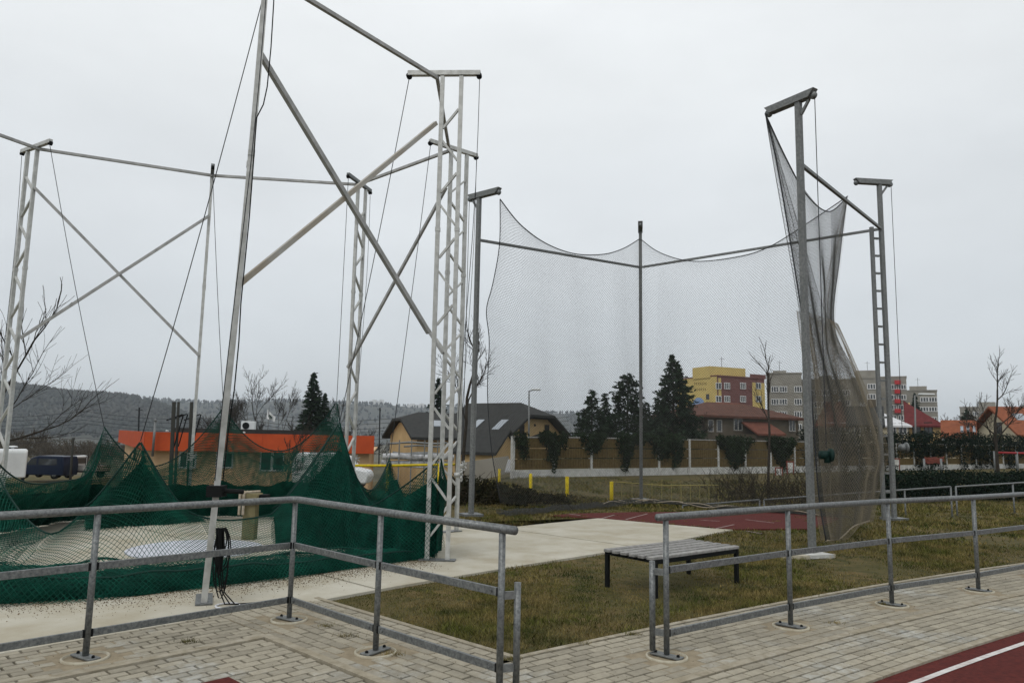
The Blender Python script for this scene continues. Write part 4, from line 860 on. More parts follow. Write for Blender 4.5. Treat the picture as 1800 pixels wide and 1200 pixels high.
# thick climbing hedge over the far end of the fence
bx = []
for i in np.arange(9.6, 26, .4):
    p = FA+fd*PW*i
    for k in range(3): bx.append(((p[0]+rng.normal(0, .2), p[1]+rng.normal(0, .2), 1.15+.45*k+rng.normal(0, .1)), (.65, .5, .42)))
    if rng.random() < .45:
        for z in (.9, .5, .2): bx.append(((p[0]+rng.normal(0, .15), p[1]-.1, z), (.4, .3, .35)))
o_ = leafmass('climbing_hedge', 'tall dark evergreen hedge grown over the far end of the panel fence', 'hedge', bx, 42000, .12, 'hedge')
bx = []
for t in np.linspace(0, 1, 60):
    p = at(1490+380*t, 850, 24.5+4.5*t); bx.append(((p[0]+rng.normal(0, .1), p[1]+rng.normal(0, .3), .28+rng.normal(0, .05)), (.65, .8, .5)))
o_ = leafmass('low_hedge', 'low dark hedge in front of the fence behind the low railing', 'hedge', bx, 34000, .075, 'hedge')
# brambles by the pad masts
bx = []
for t in range(44):
    f = rng.uniform(0, 1); p = V3(-1.6+3.2*f, 18.9+rng.normal(0, .6)+1.0*f); h_ = (.8*(1-f)**1.3+.1)*rng.uniform(.5, 1.05); bx.append(((p[0], p[1], h_*.5), (.42, .42, h_*.55)))
br = thing('bramble_bush', 'dark bramble thicket beside the grey mast by the pad', 'bush', (-.5, 19, 0))
leafmass('leaves', None, None, bx, 4600, .085, 'bramble', parent=br)
segs = []
for k in range(260):
    f = rng.uniform(0, 1)**1.4; p = V3(-1.7+4.2*f, 18.9+rng.normal(0, .7)+1.0*f, 0); L = (.9*(1-f)**1.3+.15)*rng.uniform(.6, 1.2); d = nrm(V3(rng.normal(0, .6), rng.normal(0, .6), 1)); q = p
    for i in range(4): q2 = q+d*L/4; segs.append((q, q2)); q = q2; d = nrm(d+V3(rng.normal(0, .3), rng.normal(0, .3), -.25))
Vv, Ff = tubes([s_[0] for s_ in segs], [s_[1] for s_ in segs], .007, .005, 3); link('stems', npmesh('stems', Vv, Ff), 'twig', br)
# dead brush round the young tree
segs = []
for k in range(520):
    p = V3(6.4+rng.uniform(0, 4.2), 23.2+rng.normal(0, 1.0), -.25); L = rng.uniform(.3, 1.15); d = nrm(V3(rng.normal(0, .5), rng.normal(0, .5), 1)); q = p
    for i in range(4):
        q2 = q+d*L/4; segs.append((q, q2)); 
        if i > 0: e = nrm(d+rng.normal(0, .6, 3)); segs.append((q2, q2+e*L*.28))
        q = q2; d = nrm(d+rng.normal(0, .22, 3))
Vv, Ff = tubes([s_[0] for s_ in segs], [s_[1] for s_ in segs], .008, .004, 3); o_ = link('dead_brush', npmesh('dead_brush', Vv, Ff), 'twig'); tag(o_, 'dry leafless brush behind the grey net around the young tree', 'bush')
# ------------------------------------------------------------------ trees
def gz_(x, y): return float(terr(x, y))
def tree_at(px, Y): p = at(px, 770, Y); return (p[0], p[1], gz_(p[0], p[1]))
def hgt(px, py, Y): p = at(px, py, Y); return p[2]-gz_(p[0], p[1])
conifer('tallest dark spruce in front of the yellow block', tree_at(1184, 52), hgt(1184, 622, 52), 5.6, 1, gappy=.3, dens=1.35)
conifer('dark pine with a bare neck touching the middle grey mast', tree_at(1103, 54), hgt(1103, 655, 54), 4.4, 2, gappy=.45, dens=1.0, topk=-.4)
conifer('bushy dark spruce next to the roof of the tan house', tree_at(1040, 50), hgt(1040, 685, 50), 4.2, 3, dens=1.1)
conifer('slim dark spruce between the two bushy ones', tree_at(1063, 53), hgt(1063, 690, 53), 2.4, 4)
conifer('low dark evergreen filling the gap below the pine', tree_at(1135, 56), hgt(1135, 705, 56), 3.6, 5)
conifer('dark spruce standing alone behind the orange fascia building', tree_at(546, 75), hgt(546, 653, 75), 4.6, 6, dens=1.2)
conifer('shorter companion spruce behind the orange fascia building', tree_at(568, 77), hgt(568, 690, 77), 3.2, 7)
conifer('dark spruce rising above the near tan house roof', tree_at(767, 95), hgt(767, 663, 95), 5.6, 8, gappy=.4)
conifer('small dark evergreen below the grey blocks', tree_at(1612, 160), hgt(1612, 690, 160), 5, 9)
conifer('dark evergreen by the far low flats', tree_at(1702, 120), hgt(1702, 718, 120), 7, 10)
p = at(-42, 770, 21)
LD = [nrm(V3(.55, .1, 1)), nrm(V3(.9, .05, .42)), nrm(V3(.7, -.2, .75)), nrm(V3(-.5, .2, 1)), nrm(V3(.2, .3, 1.2)), nrm(V3(-.6, -.2, .7))]
bare_tree('wide leafless tree reaching in from the picture edge', (p[0], p[1], gz_(p[0], p[1])), hgt(30, 440, 21), 21, depth=4, spread=.5, up_=.45, trunk=.2, r=.085, leaders=[nrm(V3(.42, .1, 1)), nrm(V3(.9, .05, .38)), nrm(V3(-.3, .2, 1)), nrm(V3(.62, -.2, .8)), nrm(V3(-.8, .0, .6))], kids=(2, 3), minr=.0045)
bare_tree('tall rounded leafless tree behind the orange fascia building', tree_at(466, 80), hgt(466, 645, 80), 22, depth=5, spread=.5, up_=.45, trunk=.16, minr=.013, r=.13)
bare_tree('smaller leafless tree next to the leaning pole', tree_at(412, 84), hgt(412, 688, 84), 23, depth=5, spread=.5, up_=.45, trunk=.16, minr=.013, r=.1)
bare_tree('leafless bushy tree at the shorter spruce', tree_at(600, 80), hgt(600, 700, 80), 24, depth=5, spread=.55, up_=.4, trunk=.12, minr=.013, r=.1)
bare_tree('thin leafless sapling in front of the orange fascia', tree_at(510, 36), hgt(510, 718, 36), 25, depth=4, spread=.5, up_=.5, trunk=.3, minr=.009, r=.045)
bare_tree('slender leafless tree seen between the pad masts', tree_at(818, 27), hgt(816, 535, 27), 26, depth=4, spread=.5, up_=.25, trunk=.5, r=.07, leaders=[nrm(V3(.02, 0, 1)), nrm(V3(.3, .1, .9)), nrm(V3(-.3, .2, .9))], minr=.006)
bare_tree('young leafless tree behind the grey net', tree_at(1347, 25.5), hgt(1349, 572, 25.5), 27, depth=3, spread=.4, up_=.5, trunk=.5, r=.05, leaders=[nrm(V3(.03, 0, 1)), nrm(V3(-.35, 0, .9))], minr=.005)
bare_tree('leafless street tree by the cream gable house', tree_at(1752, 38), hgt(1768, 605, 38), 28, depth=4, spread=.55, up_=.3, trunk=.42, r=.09, minr=.008, leaders=[nrm(V3(.16, 0, 1)), nrm(V3(.8, .1, .6)), nrm(V3(-.7, .2, .75)), nrm(V3(.5, -.4, .9)), nrm(V3(-.4, -.3, 1))])
bare_tree('leafless shrub tree by the small orange roof', tree_at(1672, 70), hgt(1672, 718, 70), 29, depth=4, spread=.6, up_=.3, trunk=.2, minr=.02)
bare_tree('leafless garden tree against the cream gable', tree_at(1722, 60), hgt(1725, 725, 60), 30, depth=4, spread=.6, up_=.3, trunk=.2, minr=.02)
bare_tree('leafless tree beside the tall spruce', tree_at(1228, 60), hgt(1228, 720, 60), 31, depth=4, spread=.5, up_=.4, trunk=.2, minr=.015)
# ------------------------------------------------------------------ buildings
def on_plane(px, py, P, Q):
    """point of the vertical wall through plan points P, Q seen at a survey pixel"""
    d = ray(px, py); n = V3(-(Q-P)[1], (Q-P)[0]); t = (P@n)/(d[:2]@n); return V3(0, 0, EYE)+d*t
def slab(pts_, th, name, m, parent):
    b = MB(); b.extr(pts_, (0, 0, -th)); return b.build(name, m, parent)
def window(root, c, d, wd, ht, m='frame', glass='glass', bars=1, out_=.05):
    """c centre on the wall, d wall direction in plan"""
    n = V3(d[1], -d[0]); n = n if n@(-c[:2]) > 0 else -n; a = math.atan2(d[1], d[0])
    p = c[:2]+n*out_*.5; f = MB()
    t = max(.08, wd*.09)
    f.box((*(p-d*(wd/2-t/2)), c[2]), (t, out_, ht), a); f.box((*(p+d*(wd/2-t/2)), c[2]), (t, out_, ht), a)
    f.box((*p, c[2]+ht/2-t/2), (wd-2*t, out_, t), a); f.box((*p, c[2]-ht/2+t/2), (wd-2*t, out_*1.6, t), a)
    for k in range(bars): f.box((*(p+d*(wd*((k+1)/(bars+1)-.5))), c[2]), (t, out_*.9, ht-2*t), a)
    w_ = f.build('window', m, root)
    g = MB(); g.box((*(c[:2]+n*.012), c[2]), (wd-t, .02, ht-t), a); g.build('pane', glass, w_); return w_
def hip_house(name, label, cat, P, Q, depth, zb, ze, zr, wall, roof, insL=.0, insR=.0, ov=.4, wins=(), chim=(), group='houses beyond the fence', th=.18, roofname='roof_slope', rpos=.5):
    P = np.asarray(P, float); Q = np.asarray(Q, float); d = nrm(Q-P); n = V3(-d[1], d[0]); n = n if n@P > 0 else -n
    root = thing(name, label, cat, (*(P+Q)/2, zb), group); L = np.linalg.norm(Q-P)
    b = MB()
    zg = zr-.12
    b.prism([P, Q, Q+n*depth, P+n*depth] if np.cross(Q-P, n) > 0 else [P+n*depth, Q+n*depth, Q, P], zb, ze); b.build('wall', wall, root)
    e = [P-d*ov-n*ov, Q+d*ov-n*ov, Q+d*ov+n*(depth+ov), P-d*ov+n*(depth+ov)]; rl = P+n*depth*rpos+d*(insL*depth if insL else -ov); rr = Q+n*depth*rpos-d*(insR*depth if insR else -ov)
    slope = (zr-ze)/(depth*.5); zo = ze-ov*slope*.6+th
    E_ = [V3(*p, zo) for p in e]; RL, RR = V3(*rl, zr+th), V3(*rr, zr+th)
    for poly in ([E_[0], E_[1], RR, RL], [E_[2], E_[3], RL, RR]): slab(poly, th, roofname, roof, root)
    if insL: slab([E_[3], E_[0], RL], th, roofname, roof, root)
    else: b = MB(); b.extr([V3(*P, ze), V3(*(P+n*depth*rpos), zr-.02), V3(*(P+n*depth), ze)], (*(d*.15), 0)); b.build('gable', wall, root)
    if insR: slab([E_[1], E_[2], RR], th, roofname, roof, root)
    else: b = MB(); b.extr([V3(*Q, ze), V3(*(Q+n*depth*rpos), zr-.02), V3(*(Q+n*depth), ze)], (*(-d*.15), 0)); b.build('gable', wall, root)
    for w_ in wins:
        px, py, ww, hh = w_[:4]; window(root, on_plane(px, py, P-n*.02, Q-n*.02), d, ww, hh, *(w_[4:]))
    for f, zt in chim: b = MB(); c = rl+(rr-rl)*f; b.box((*c, zr+.3), (.5, .5, zt), 0); b.build('chimney', 'dark_wall', root)
    return root, d, n
def roof_window(root, a, b_, c_, dd): b = MB(); b.extr([a, b_, c_, dd], (0, 0, .06)); b.build('roof_window', 'skylight', root)
def gable_house(name, label, A, B, L, zb, ze, zr, wall, roof, clip=.0, ov=.6, group='houses beyond the fence', wins=(), th=.2, skyl=()):
    """A, B front gable corners left to right, L length away from the viewer"""
    A = np.asarray(A, float); B = np.asarray(B, float); g = nrm(B-A); n = V3(-g[1], g[0]); n = n if n@A > 0 else -n; Wd = np.linalg.norm(B-A)
    root = thing(name, label, 'house', (*(A+B)/2, zb), group)
    mid_ = (A+B)/2; zc = ze+(zr-ze)*(1-clip); fx = (1-clip)
    prof = [V3(*A, zb), V3(*B, zb), V3(*B, ze), V3(*(B+(mid_-B)*fx), zc-.1)]+([V3(*(A+(mid_-A)*fx), zc-.1)] if clip else [])+[V3(*A, ze)]
    b = MB(); b.extr(prof, (*(n*L), 0)); b.build('wall', wall, root)
    sl = (zr-ze)/(Wd/2); f0 = -n*ov; eA = A-g*ov+f0; eB = B+g*ov+f0; zo = ze-ov*sl+th; cA = A+(mid_-A)*fx+f0; cB = B+(mid_-B)*fx+f0; rF = mid_+(n*(Wd*.5*clip*.9) if clip else f0); bk = n*(L+2*ov)
    for e_, c_ in ((eA, cA), (eB, cB)):
        poly = [V3(*e_, zo)]+([V3(*c_, zc+th)] if clip else [])+[V3(*rF, zr+th), V3(*(mid_+f0+bk), zr+th), V3(*(e_+bk), zo)]; slab(poly, th, 'roof_slope', roof, root)
    if clip: slab([V3(*cA, zc+th+.01), V3(*cB, zc+th+.01), V3(*rF, zr+th+.01)], th, 'roof_slope', roof, root)
    for px, py, ww, hh, *r_ in wins: window(root, on_plane(px, py, A-n*.02, B-n*.02), g, ww, hh, *r_)
    for side, f, up_f, ww in skyl:
        e_ = eA if side == 'A' else eB; base = e_+n*(L*f); top = mid_+f0+n*(L*f)
        P0 = V3(*(base+(top-base)*up_f), zo+(zr+th-zo)*up_f); P1 = V3(*(base+(top-base)*(up_f+.22)), zo+(zr+th-zo)*(up_f+.22)); o2 = V3(*(n*ww), 0); roof_window(root, P0, P0+o2, P1+o2, P1)
    return root
def at2(px, Y): return at(px, 770, Y)[:2]
def fac(pl, pr, rho):
    out2 = []
    for p in (pl, pr): d = ray(p, 770)[:2]; out2.append(d/np.linalg.norm(d)*rho)
    return out2
# near tan house with the clipped gable, and the one behind it
A1, B1 = at2(686, 64), at2(733, 56)
gable_house('tan_house', 'tan house with clipped dark roof behind the pipe rack', A1, B1, 10, -3.6, 1.5, 3.25, 'tan', 'roof_dark', clip=.32, skyl=(('B', .22, .42, 1.1), ('B', .62, .42, 1.1)))
A2, B2 = at2(874, 56), at2(1000, 64)
gable_house('tan_house', 'tan house with wide dark gable behind the panel fence', A2, B2, 6.5, -2.5, 1.15, 4.2, 'tan', 'roof_dark', clip=.34, ov=.75, wins=((917, 757, .62, 1.0, 'darkframe'), (961, 757, .62, 1.0, 'darkframe'), (940, 747, .18, .18, 'darkframe')), skyl=(('A', .25, .35, .7), ('A', .62, .35, .7)))
hip_house('garage', 'long dark roofed outbuilding between the two tan houses', 'building', at2(800, 47), at2(868, 46), 4, -2.5, .6, 1.9, 'tan', 'roof_dark', ov=.3)
# old brown roofed house behind the fence
PA, QA = at2(1236, 60), at2(1404, 64)
ha, d_, n_ = hip_house('old_house', 'old dark walled house with brown hipped roof below the yellow block', 'house', PA, QA, 7, -.2, 3.55, 4.75, 'dark_wall', 'roof_brown', .45, .45, wins=((1249, 748, .55, 1.0, 'grey_board', 'glass', 0), (1264, 748, .55, 1.0, 'grey_board', 'glass', 0), (1297, 746, .9, 1.0, 'grey_board'), (1392, 747, .7, 1.1, 'grey_board')))
wl = PA+d_*4.0; wr = PA+d_*6.6
b = MB(); b.extr([V3(*(wl-n_*1.6), -.2), V3(*(wr-n_*1.6), -.2), V3(*(wr-n_*1.6), 2.2), V3(*(wl-n_*1.6), 2.2)], (*(n_*1.6), 0)); b.build('porch_wall', 'dark_wall', ha)
slab([V3(*(wl-n_*2.0-d_*.2), 2.25), V3(*(wr-n_*2.0+d_*.2), 2.25), V3(*(wr+n_*3.4), 4.95), V3(*(wl+n_*3.4), 4.95)], .15, 'porch_roof', 'roof_rust', ha)
roof_window(ha, *[V3(*(wl+d_*(1.0+x_)+n_*y_), 2.25+(y_+2.0)*.5+.02) for x_, y_ in ((0, 1.4), (.7, 1.4), (.7, 2.3), (0, 2.3))])
# houses to the right
hip_house('brick_house', 'orange roofed house seen through the brown bunched net', 'house', *fac(1440, 1500, 80), 6, 0, 3.3, 5.6, 'dark_wall', 'roof_rust', .4, .4, wins=((1460, 752, .9, 1.1), (1485, 752, .9, 1.1)), chim=((.5, 1.2),))
hb, d_, n_ = hip_house('dark_roof_house', 'cream house with black roof beside the ladder mast', 'house', *fac(1496, 1548, 74), 6, 0, 3.2, 4.9, 'cream', 'roof_dark', 0, 0, wins=((1512, 755, 1.0, 1.0), (1530, 755, .8, 1.0)), chim=((.7, 1.0),))
hip_house('pale_roof_house', 'house with pale sheet roof behind the ladder mast', 'house', *fac(1528, 1597, 88), 7, 0, 3.5, 5.9, 'cream', 'roof_pale', 0, .65, wins=((1587, 753, .8, 1.2), (1570, 753, .6, 1.2)))
hip_house('red_roof_house', 'orange walled house with dark red roof above the hedge', 'house', *fac(1598.5, 1656, 90), 7, 0, 3.6, 6.2, 'tan', 'roof_red', 0, .5, wins=((1611, 754, .8, 1.3, 'darkframe'), (1632, 756, .8, 1.7, 'darkframe'), (1622, 760, .4, .5, 'darkframe')))
hc, d_, n_ = hip_house('low_orange_house', 'low orange tiled outbuilding with three pale roof strips', 'house', *fac(1664, 1708, 70), 4, 0, 2.3, 3.5, 'cream', 'roof_orange', 0, 0)
for k in range(3): roof_window(hc, *[V3(*(fac(1664, 1708, 70)[0]+d_*(1.0+k*.42+x_)+n_*y_), 2.4+y_*.56+.16) for x_, y_ in ((0, .2), (.2, .2), (.2, 1.0), (0, 1.0))])
gd = gable_house('cream_house', 'cream gable house with orange tiled roof at the picture edge', at2(1714, 70), at2(1797, 62), 10, 0, 2.7, 4.9, 'cream', 'roof_orange', wins=((1757, 752, .8, 1.0, 'darkframe'),), skyl=(('B', .12, .5, .9),))
# apartment blocks
def block(label, pl, Yl, pr, Yr, ytop, wall, cols=(), rows=(), depth=12.0, ww=1.7, wh=1.45, pent=(), group='apartment blocks', bars=2, zb=0, extra=()):
    P, Q = (at2(pl, Yl), at2(pr, Yr)) if Yr is not None else fac(pl, pr, Yl); d = nrm(Q-P); n = V3(-d[1], d[0]); n = n if n@P > 0 else -n
    root = thing('apartment_block', label, 'building', (*(P+Q)/2, zb), group); zt = on_plane((pl+pr)/2, ytop, P, Q)[2]
    b = MB(); b.prism([P, Q, Q+n*depth, P+n*depth], zb, zt); b.build('wall', wall, root)
    b = MB(); b.prism([P-d*.15-n*.15, Q+d*.15-n*.15, Q+n*depth+d*.15, P+n*depth-d*.15], zt+.003, zt+.3); b.build('parapet', wall if wall != 'yellow_wall' else 'yellow_wall', root)
    for x0, x1, y_, m_ in pent:
        a, c_ = on_plane(x0, y_, P, Q), on_plane(x1, y_, P, Q); b = MB(); b.prism([a[:2]+n*2, c_[:2]+n*2, c_[:2]+n*8, a[:2]+n*8], zt-.2, a[2]); b.build('roof_house', m_, root)
        b = MB(); q = (a+c_)/2; b.tube([(q[0]+n[0]*4, q[1]+n[1]*4, a[2]), (q[0]+n[0]*4, q[1]+n[1]*4, a[2]+2.6)], .05, 5); b.bar((q[0]+n[0]*4-.7, q[1]+n[1]*4, a[2]+2.1), (q[0]+n[0]*4+.7, q[1]+n[1]*4, a[2]+2.1), .05); b.build('aerial', 'dark_metal', root)
    for x0, x1, y0, y1, m_, nm in extra:
        a, c_ = on_plane(x0, y0, P, Q), on_plane(x1, y1, P, Q); b = MB(); b.extr([V3(a[0], a[1], a[2]), V3(c_[0], c_[1], a[2]), V3(c_[0], c_[1], c_[2]), V3(a[0], a[1], c_[2])], (*(-n*.06), 0)); b.build(nm, m_, root)
    for cx in cols:
        for ry in rows: window(root, on_plane(cx, ry, P-n*.07, Q-n*.07), d, ww, wh, 'frame', 'glass', bars, .08)
    return root, P, Q, d, n, zt
Yb = 165
yb, P, Q, d_, n_, zt = block('yellow and maroon apartment block beside the tallest spruce', 1262, Yb, 1346, Yb+6, 664, 'maroon', (1278, 1306), (678, 701, 724, 747), pent=((1258, 1321, 642, 'yellow_wall'),), extra=((1262.5, 1269, 664, 770, 'yellow_wall', 'yellow_strip'), (1322, 1346, 672, 770, 'yellow_wall', 'yellow_strip'), (1318, 1346, 657, 666, 'maroon', 'raised_parapet')), depth=14)
for cx in (1263, 1333): 
    for ry in (678, 701, 724, 747): window(yb, on_plane(cx, ry, P-n_*.13, Q-n_*.13), d_, 1.6, 1.45, 'frame', 'glass', 1, .08)
# yellow end wall with mural
S0, S1 = P+n_*14-d_*.02, P-n_*.02-d_*.02; sdv = nrm(S1-S0); nn_ = V3(-sdv[1], sdv[0]); nn_ = nn_ if nn_@S0 > 0 else -nn_
b = MB(); b.prism([S0, S1, S1-nn_*.1, S0-nn_*.1], 0, zt+.05); b.build('end_wall', 'yellow_wall', yb); S0 = S0-nn_*.1; S1 = S1-nn_*.1
b = MB(); c = on_plane(1228, 716, S0-nn_*.05, S1-nn_*.05); ra = 2.3; b.extr([c+V3(*(sdv*ra*math.cos(t)), ra*math.sin(t)) for t in np.linspace(0, math.pi, 16)], (*(-nn_*.05), 0)); b.build('wall_mural', 'blue_paint', yb)
for row, y_ in enumerate((674, 684)):
    for k in range(7 if row == 0 else 6): p = on_plane(1221+k*3.3+row*2.5, y_, S0-nn_*.05, S1-nn_*.05); b = MB(); b.box(p, (.18, .04, .55), math.atan2(sdv[1], sdv[0])); b.build('wall_letter', 'mural_ink', yb)
window(yb, on_plane(1244, 697, S0-nn_*.03, S1-nn_*.03), sdv, 1.0, 1.2, 'darkframe', 'glass', 0, .06)
block('grey apartment block right after the yellow one', 1350, 183, 1412, None, 657, 'grey_wall', (1362, 1377, 1403), (684, 706, 728, 750), pent=((1358, 1382, 650, 'grey_wall'),))
block('grey apartment block behind the near grey mast', 1409, 190, 1463, None, 668, 'grey_wall', (1423, 1438, 1452), (690, 711, 732, 753), pent=((1440, 1462, 659, 'grey_wall'),))
block('grey apartment block behind the brown bunched net', 1460, 203, 1502, None, 668, 'grey_wall', (1472, 1488), (690, 708, 727, 746))
block('tallest grey apartment block above the pale sheet roof', 1500, 215, 1551, None, 665, 'grey_wall', (1532,), (679, 697, 715, 733), pent=((1503, 1547, 650, 'grey_wall'),), ww=2.0)
rb, P, Q, d_, n_, zt = block('grey apartment block with a column of red balconies', 1549, 228, 1598, None, 663, 'grey_wall', (1569, 1586), (680, 698, 716, 734), ww=2.0)
for y_ in (672, 688, 705, 722): a = on_plane(1578, y_, P, Q); b = MB(); b.box((*(a[:2]-n_*.5), a[2]), (1.5, 1.0, 1.1), math.atan2(d_[1], d_[0])); b.build('balcony', 'red_panel', rb)
block('grey apartment block at the end of the row', 1596, 245, 1651, None, 687, 'grey_wall', (1625, 1640), (702, 719, 737), pent=((1598, 1629, 678, 'grey_wall'),), ww=2.2)
block('low dark flats far behind the leafless shrub tree', 1690, 300, 1752, None, 716, 'grey_wall', (1700, 1715, 1730, 1745), (727, 740), pent=((1720, 1750, 706, 'grey_wall'),))
# orange fascia building in the dip
zb = -3.0; F0, F1, F2 = at2(275, 45), at2(650, 47), at2(221, 70)
ob = thing('orange_fascia_building', 'low peach building with broad orange fascia beyond the green net', 'building', (*((F0+F1)/2), zb))
du = nrm(F1-F0); bk = V3(-du[1], du[0])*14
b = MB(); b.prism([F0, F1, F1+bk, F2+V3(2, 2), F2], zb, .5); b.build('wall', 'beige', ob)
fz0, fz1 = .42, 1.52
nI = V3(du[1], -du[0]); dl = nrm(F2-F0); nl = V3(-dl[1], dl[0]); nl = nl if nl@(-F0) > 0 else -nl
o1 = .55; FF0 = F0+nI*o1+nl*o1*.8; FF1 = F1+nI*o1+du*.3; FF2 = F2+nl*o1
nseg = 8
for k in range(nseg):
    a = FF0+(FF1-FF0)*k/nseg; c_ = FF0+(FF1-FF0)*(k+1)/nseg; b = MB(); b.bar((*(a+du*.006), (fz0+fz1)/2), (*(c_-du*.006), (fz0+fz1)/2), .12, fz1-fz0); b.build('fascia_panel', 'orange', ob)
for k in range(4):
    a = FF0+(FF2-FF0)*(k+.004)/4; c_ = FF0+(FF2-FF0)*(k+.996)/4; b = MB(); b.bar((*a, (fz0+fz1)/2), (*c_, (fz0+fz1)/2), .12, fz1-fz0); b.build('fascia_panel', 'orange', ob)
b = MB(); b.prism([FF0, FF1, FF1+bk, FF2+V3(2, 2), FF2], .52, .60); b.build('soffit', 'beige', ob)
b = MB(); b.prism([FF0+du*1+bk*.1, FF1-du*2+bk*.1, FF1-du*2+bk*.8, FF0+du*1+bk*.8], 1.3, 1.78); b.build('flat_roof', 'roof_dark', ob)
for px in (468, 489): window(ob, on_plane(px, 806, F0-bk*.002, F1-bk*.002), du, .72, 1.5, 'frame', 'glass', 0, .06)
for px in (330, 395, 560): window(ob, on_plane(px, 808, F0-bk*.002, F1-bk*.002), du, 1.0, 1.0, 'frame', 'glass', 1, .06)
window(ob, on_plane(238, 790, F0+nl*.03, F2+nl*.03), dl, 1.6, 1.6, 'darkframe', 'glass', 2, .06); window(ob, on_plane(252, 795, F0+nl*.03, F2+nl*.03), dl, 1.2, 1.6, 'darkframe', 'glass', 1, .06)
c = at(271, 765, 44.0); b = MB(); b.tube([(c[0], c[1], .1), (c[0], c[1], at(271, 740, 44)[2])], .07, 10); b.lathe((c[0], c[1], at(271, 740, 44)[2]), [(.1, 0), (.1, .06), (.02, .16)], 10); b.build('flue_pipe', 'galv', ob, True)
c = at(437, 748, 52); b = MB(); b.box(c, (.95, .4, .62), .1); ac = b.build('air_conditioner', 'white_car', ob, bevel=.03); b = MB(); b.tube([c+V3(-.12, -.2, 0), c+V3(-.12, -.24, 0)], .24, 18); b.build('fan_grille', 'dark_metal', ac)
for px_ in (295, 430): c = at(px_, 757 if px_ < 400 else 760, 44.3); b = MB(); b.tube([c, c+V3(.05, -.3, .02)], .05, 8); b.build('spotlight', 'white_car', ob)
# pale house on the wooded slope
hp_, d_, n_ = hip_house('hillside_house', 'pale house with orange roof low on the wooded slope', 'house', at2(153, 850), at2(187, 850), 14, at(169, 742, 850)[2]-6, at(169, 727, 850)[2], at(169, 719, 850)[2], 'beige', 'roof_orange', .4, .4, wins=[(x_, y_, 1.6, 2.2, 'darkframe', 'glass', 0) for x_ in (158, 166, 174, 182) for y_ in (731, 736)], group='houses on the wooded slope', ov=.8)
hip_house('hillside_house', 'smaller white house next to the pale one on the slope', 'house', at2(195, 870), at2(201, 870), 8, at(198, 742, 870)[2]-6, at(198, 731, 870)[2], at(198, 728, 870)[2], 'frame', 'roof_brown', 0, 0, group='houses on the wooded slope')
# ------------------------------------------------------------------ vehicles in the dip
def wheel(root, c, ax_, r=.33):
    b = MB(); b.tube([c-ax_*.1, c+ax_*.1], r, 16); w_ = b.build('wheel', 'tyre', root, True); b = MB(); b.tube([c-ax_*.105, c+ax_*.105], r*.55, 12); b.build('rim', 'galv', w_, True)
def van(label, pos, ang, L, Wd, Hh, prof, paint, wins, zb, name='parked_van', rear=True, group='vehicles parked in the dip'):
    root = thing(name, label, 'van', (pos[0], pos[1], zb), group); fx = V3(math.cos(ang), math.sin(ang), 0); sx = V3(-math.sin(ang), math.cos(ang), 0); o_ = V3(pos[0], pos[1], zb)
    b = MB(); b.extr([o_+fx*x_+V3(0, 0, z_)-sx*Wd/2 for x_, z_ in prof], sx*Wd); b.build('body', paint, root, bevel=.07)
    for side in (-1, 1):
        for poly in wins: b = MB(); b.extr([o_+fx*x_+V3(0, 0, z_)+sx*side*(Wd/2-.01) for x_, z_ in poly], sx*side*.025); b.build('side_window', 'glass', root)
        for x_ in (-L*.32, L*.31): wheel(root, o_+fx*x_+sx*side*(Wd/2-.12)+V3(0, 0, .33), sx)
    return root, o_, fx, sx
vprof = [(-2.7, .35), (2.7, .35), (2.75, .9), (2.45, 1.15), (1.75, 1.9), (1.3, 2.45), (-2.55, 2.5), (-2.7, 2.3)]
q = at2(25, 57); v1, o_, fx, sx = van('white panel van seen from behind at the picture edge', (q[0]-1.5, q[1]+2.2), R(124), 5.4, 1.95, 2.5, vprof, 'white_car', [[(1.2, 1.35), (1.85, 1.35), (1.45, 2.0), (1.2, 2.0)]], at(25, 789, 57)[2]-2.52)
b = MB(); b.extr([o_-fx*2.7+V3(0, 0, .4)-sx*.012-fx*.005, o_-fx*2.7+V3(0, 0, .4)+sx*.012-fx*.005, o_-fx*2.62+V3(0, 0, 2.4)+sx*.012-fx*.01, o_-fx*2.62+V3(0, 0, 2.4)-sx*.012-fx*.01], -fx*.01); b.build('rear_door_gap', 'black', v1)
b = MB(); b.lathe(o_-fx*.5+V3(0, 0, 2.5), [(.1, 0), (.1, .1), (.35, .12), (.3, .2), (.02, .24)], 14); b.build('roof_vent', 'white_car', v1, True)
q = at2(88, 64); bprof = [(-2.2, .3), (2.0, .3), (2.15, .75), (2.0, 1.0), (1.35, 1.12), (.85, 1.72), (.2, 1.92), (-2.05, 1.9), (-2.25, 1.2)]
van('navy blue van beside the white panel van', (q[0], q[1]), R(172), 4.4, 1.8, 1.9, bprof, 'blue_car', [[(.3, 1.15), (1.15, 1.15), (.8, 1.62), (.3, 1.66)], [(-1.6, 1.15), (.1, 1.15), (.1, 1.68), (-1.6, 1.68)]], at(88, 800, 64)[2]-1.92)
q = at2(146, 66); tz = at(140, 800, 66)[2]-1.95
tr = thing('flatbed_truck', 'white flatbed truck with grey side boards next to the blue van', 'truck', (q[0], q[1], tz), 'vehicles parked in the dip'); fx = nrm(V3(-1, .12, 0)); sx = V3(-fx[1], fx[0], 0); o_ = V3(q[0], q[1], tz)
b = MB(); b.extr([o_+fx*x_+V3(0, 0, z_)-sx*.9 for x_, z_ in ((.05, .5), (2.0, .5), (2.05, 1.0), (1.5, 1.2), (1.15, 1.85), (.3, 1.95), (.05, 1.9))], sx*1.8); b.build('cab', 'white_car', tr, bevel=.05)
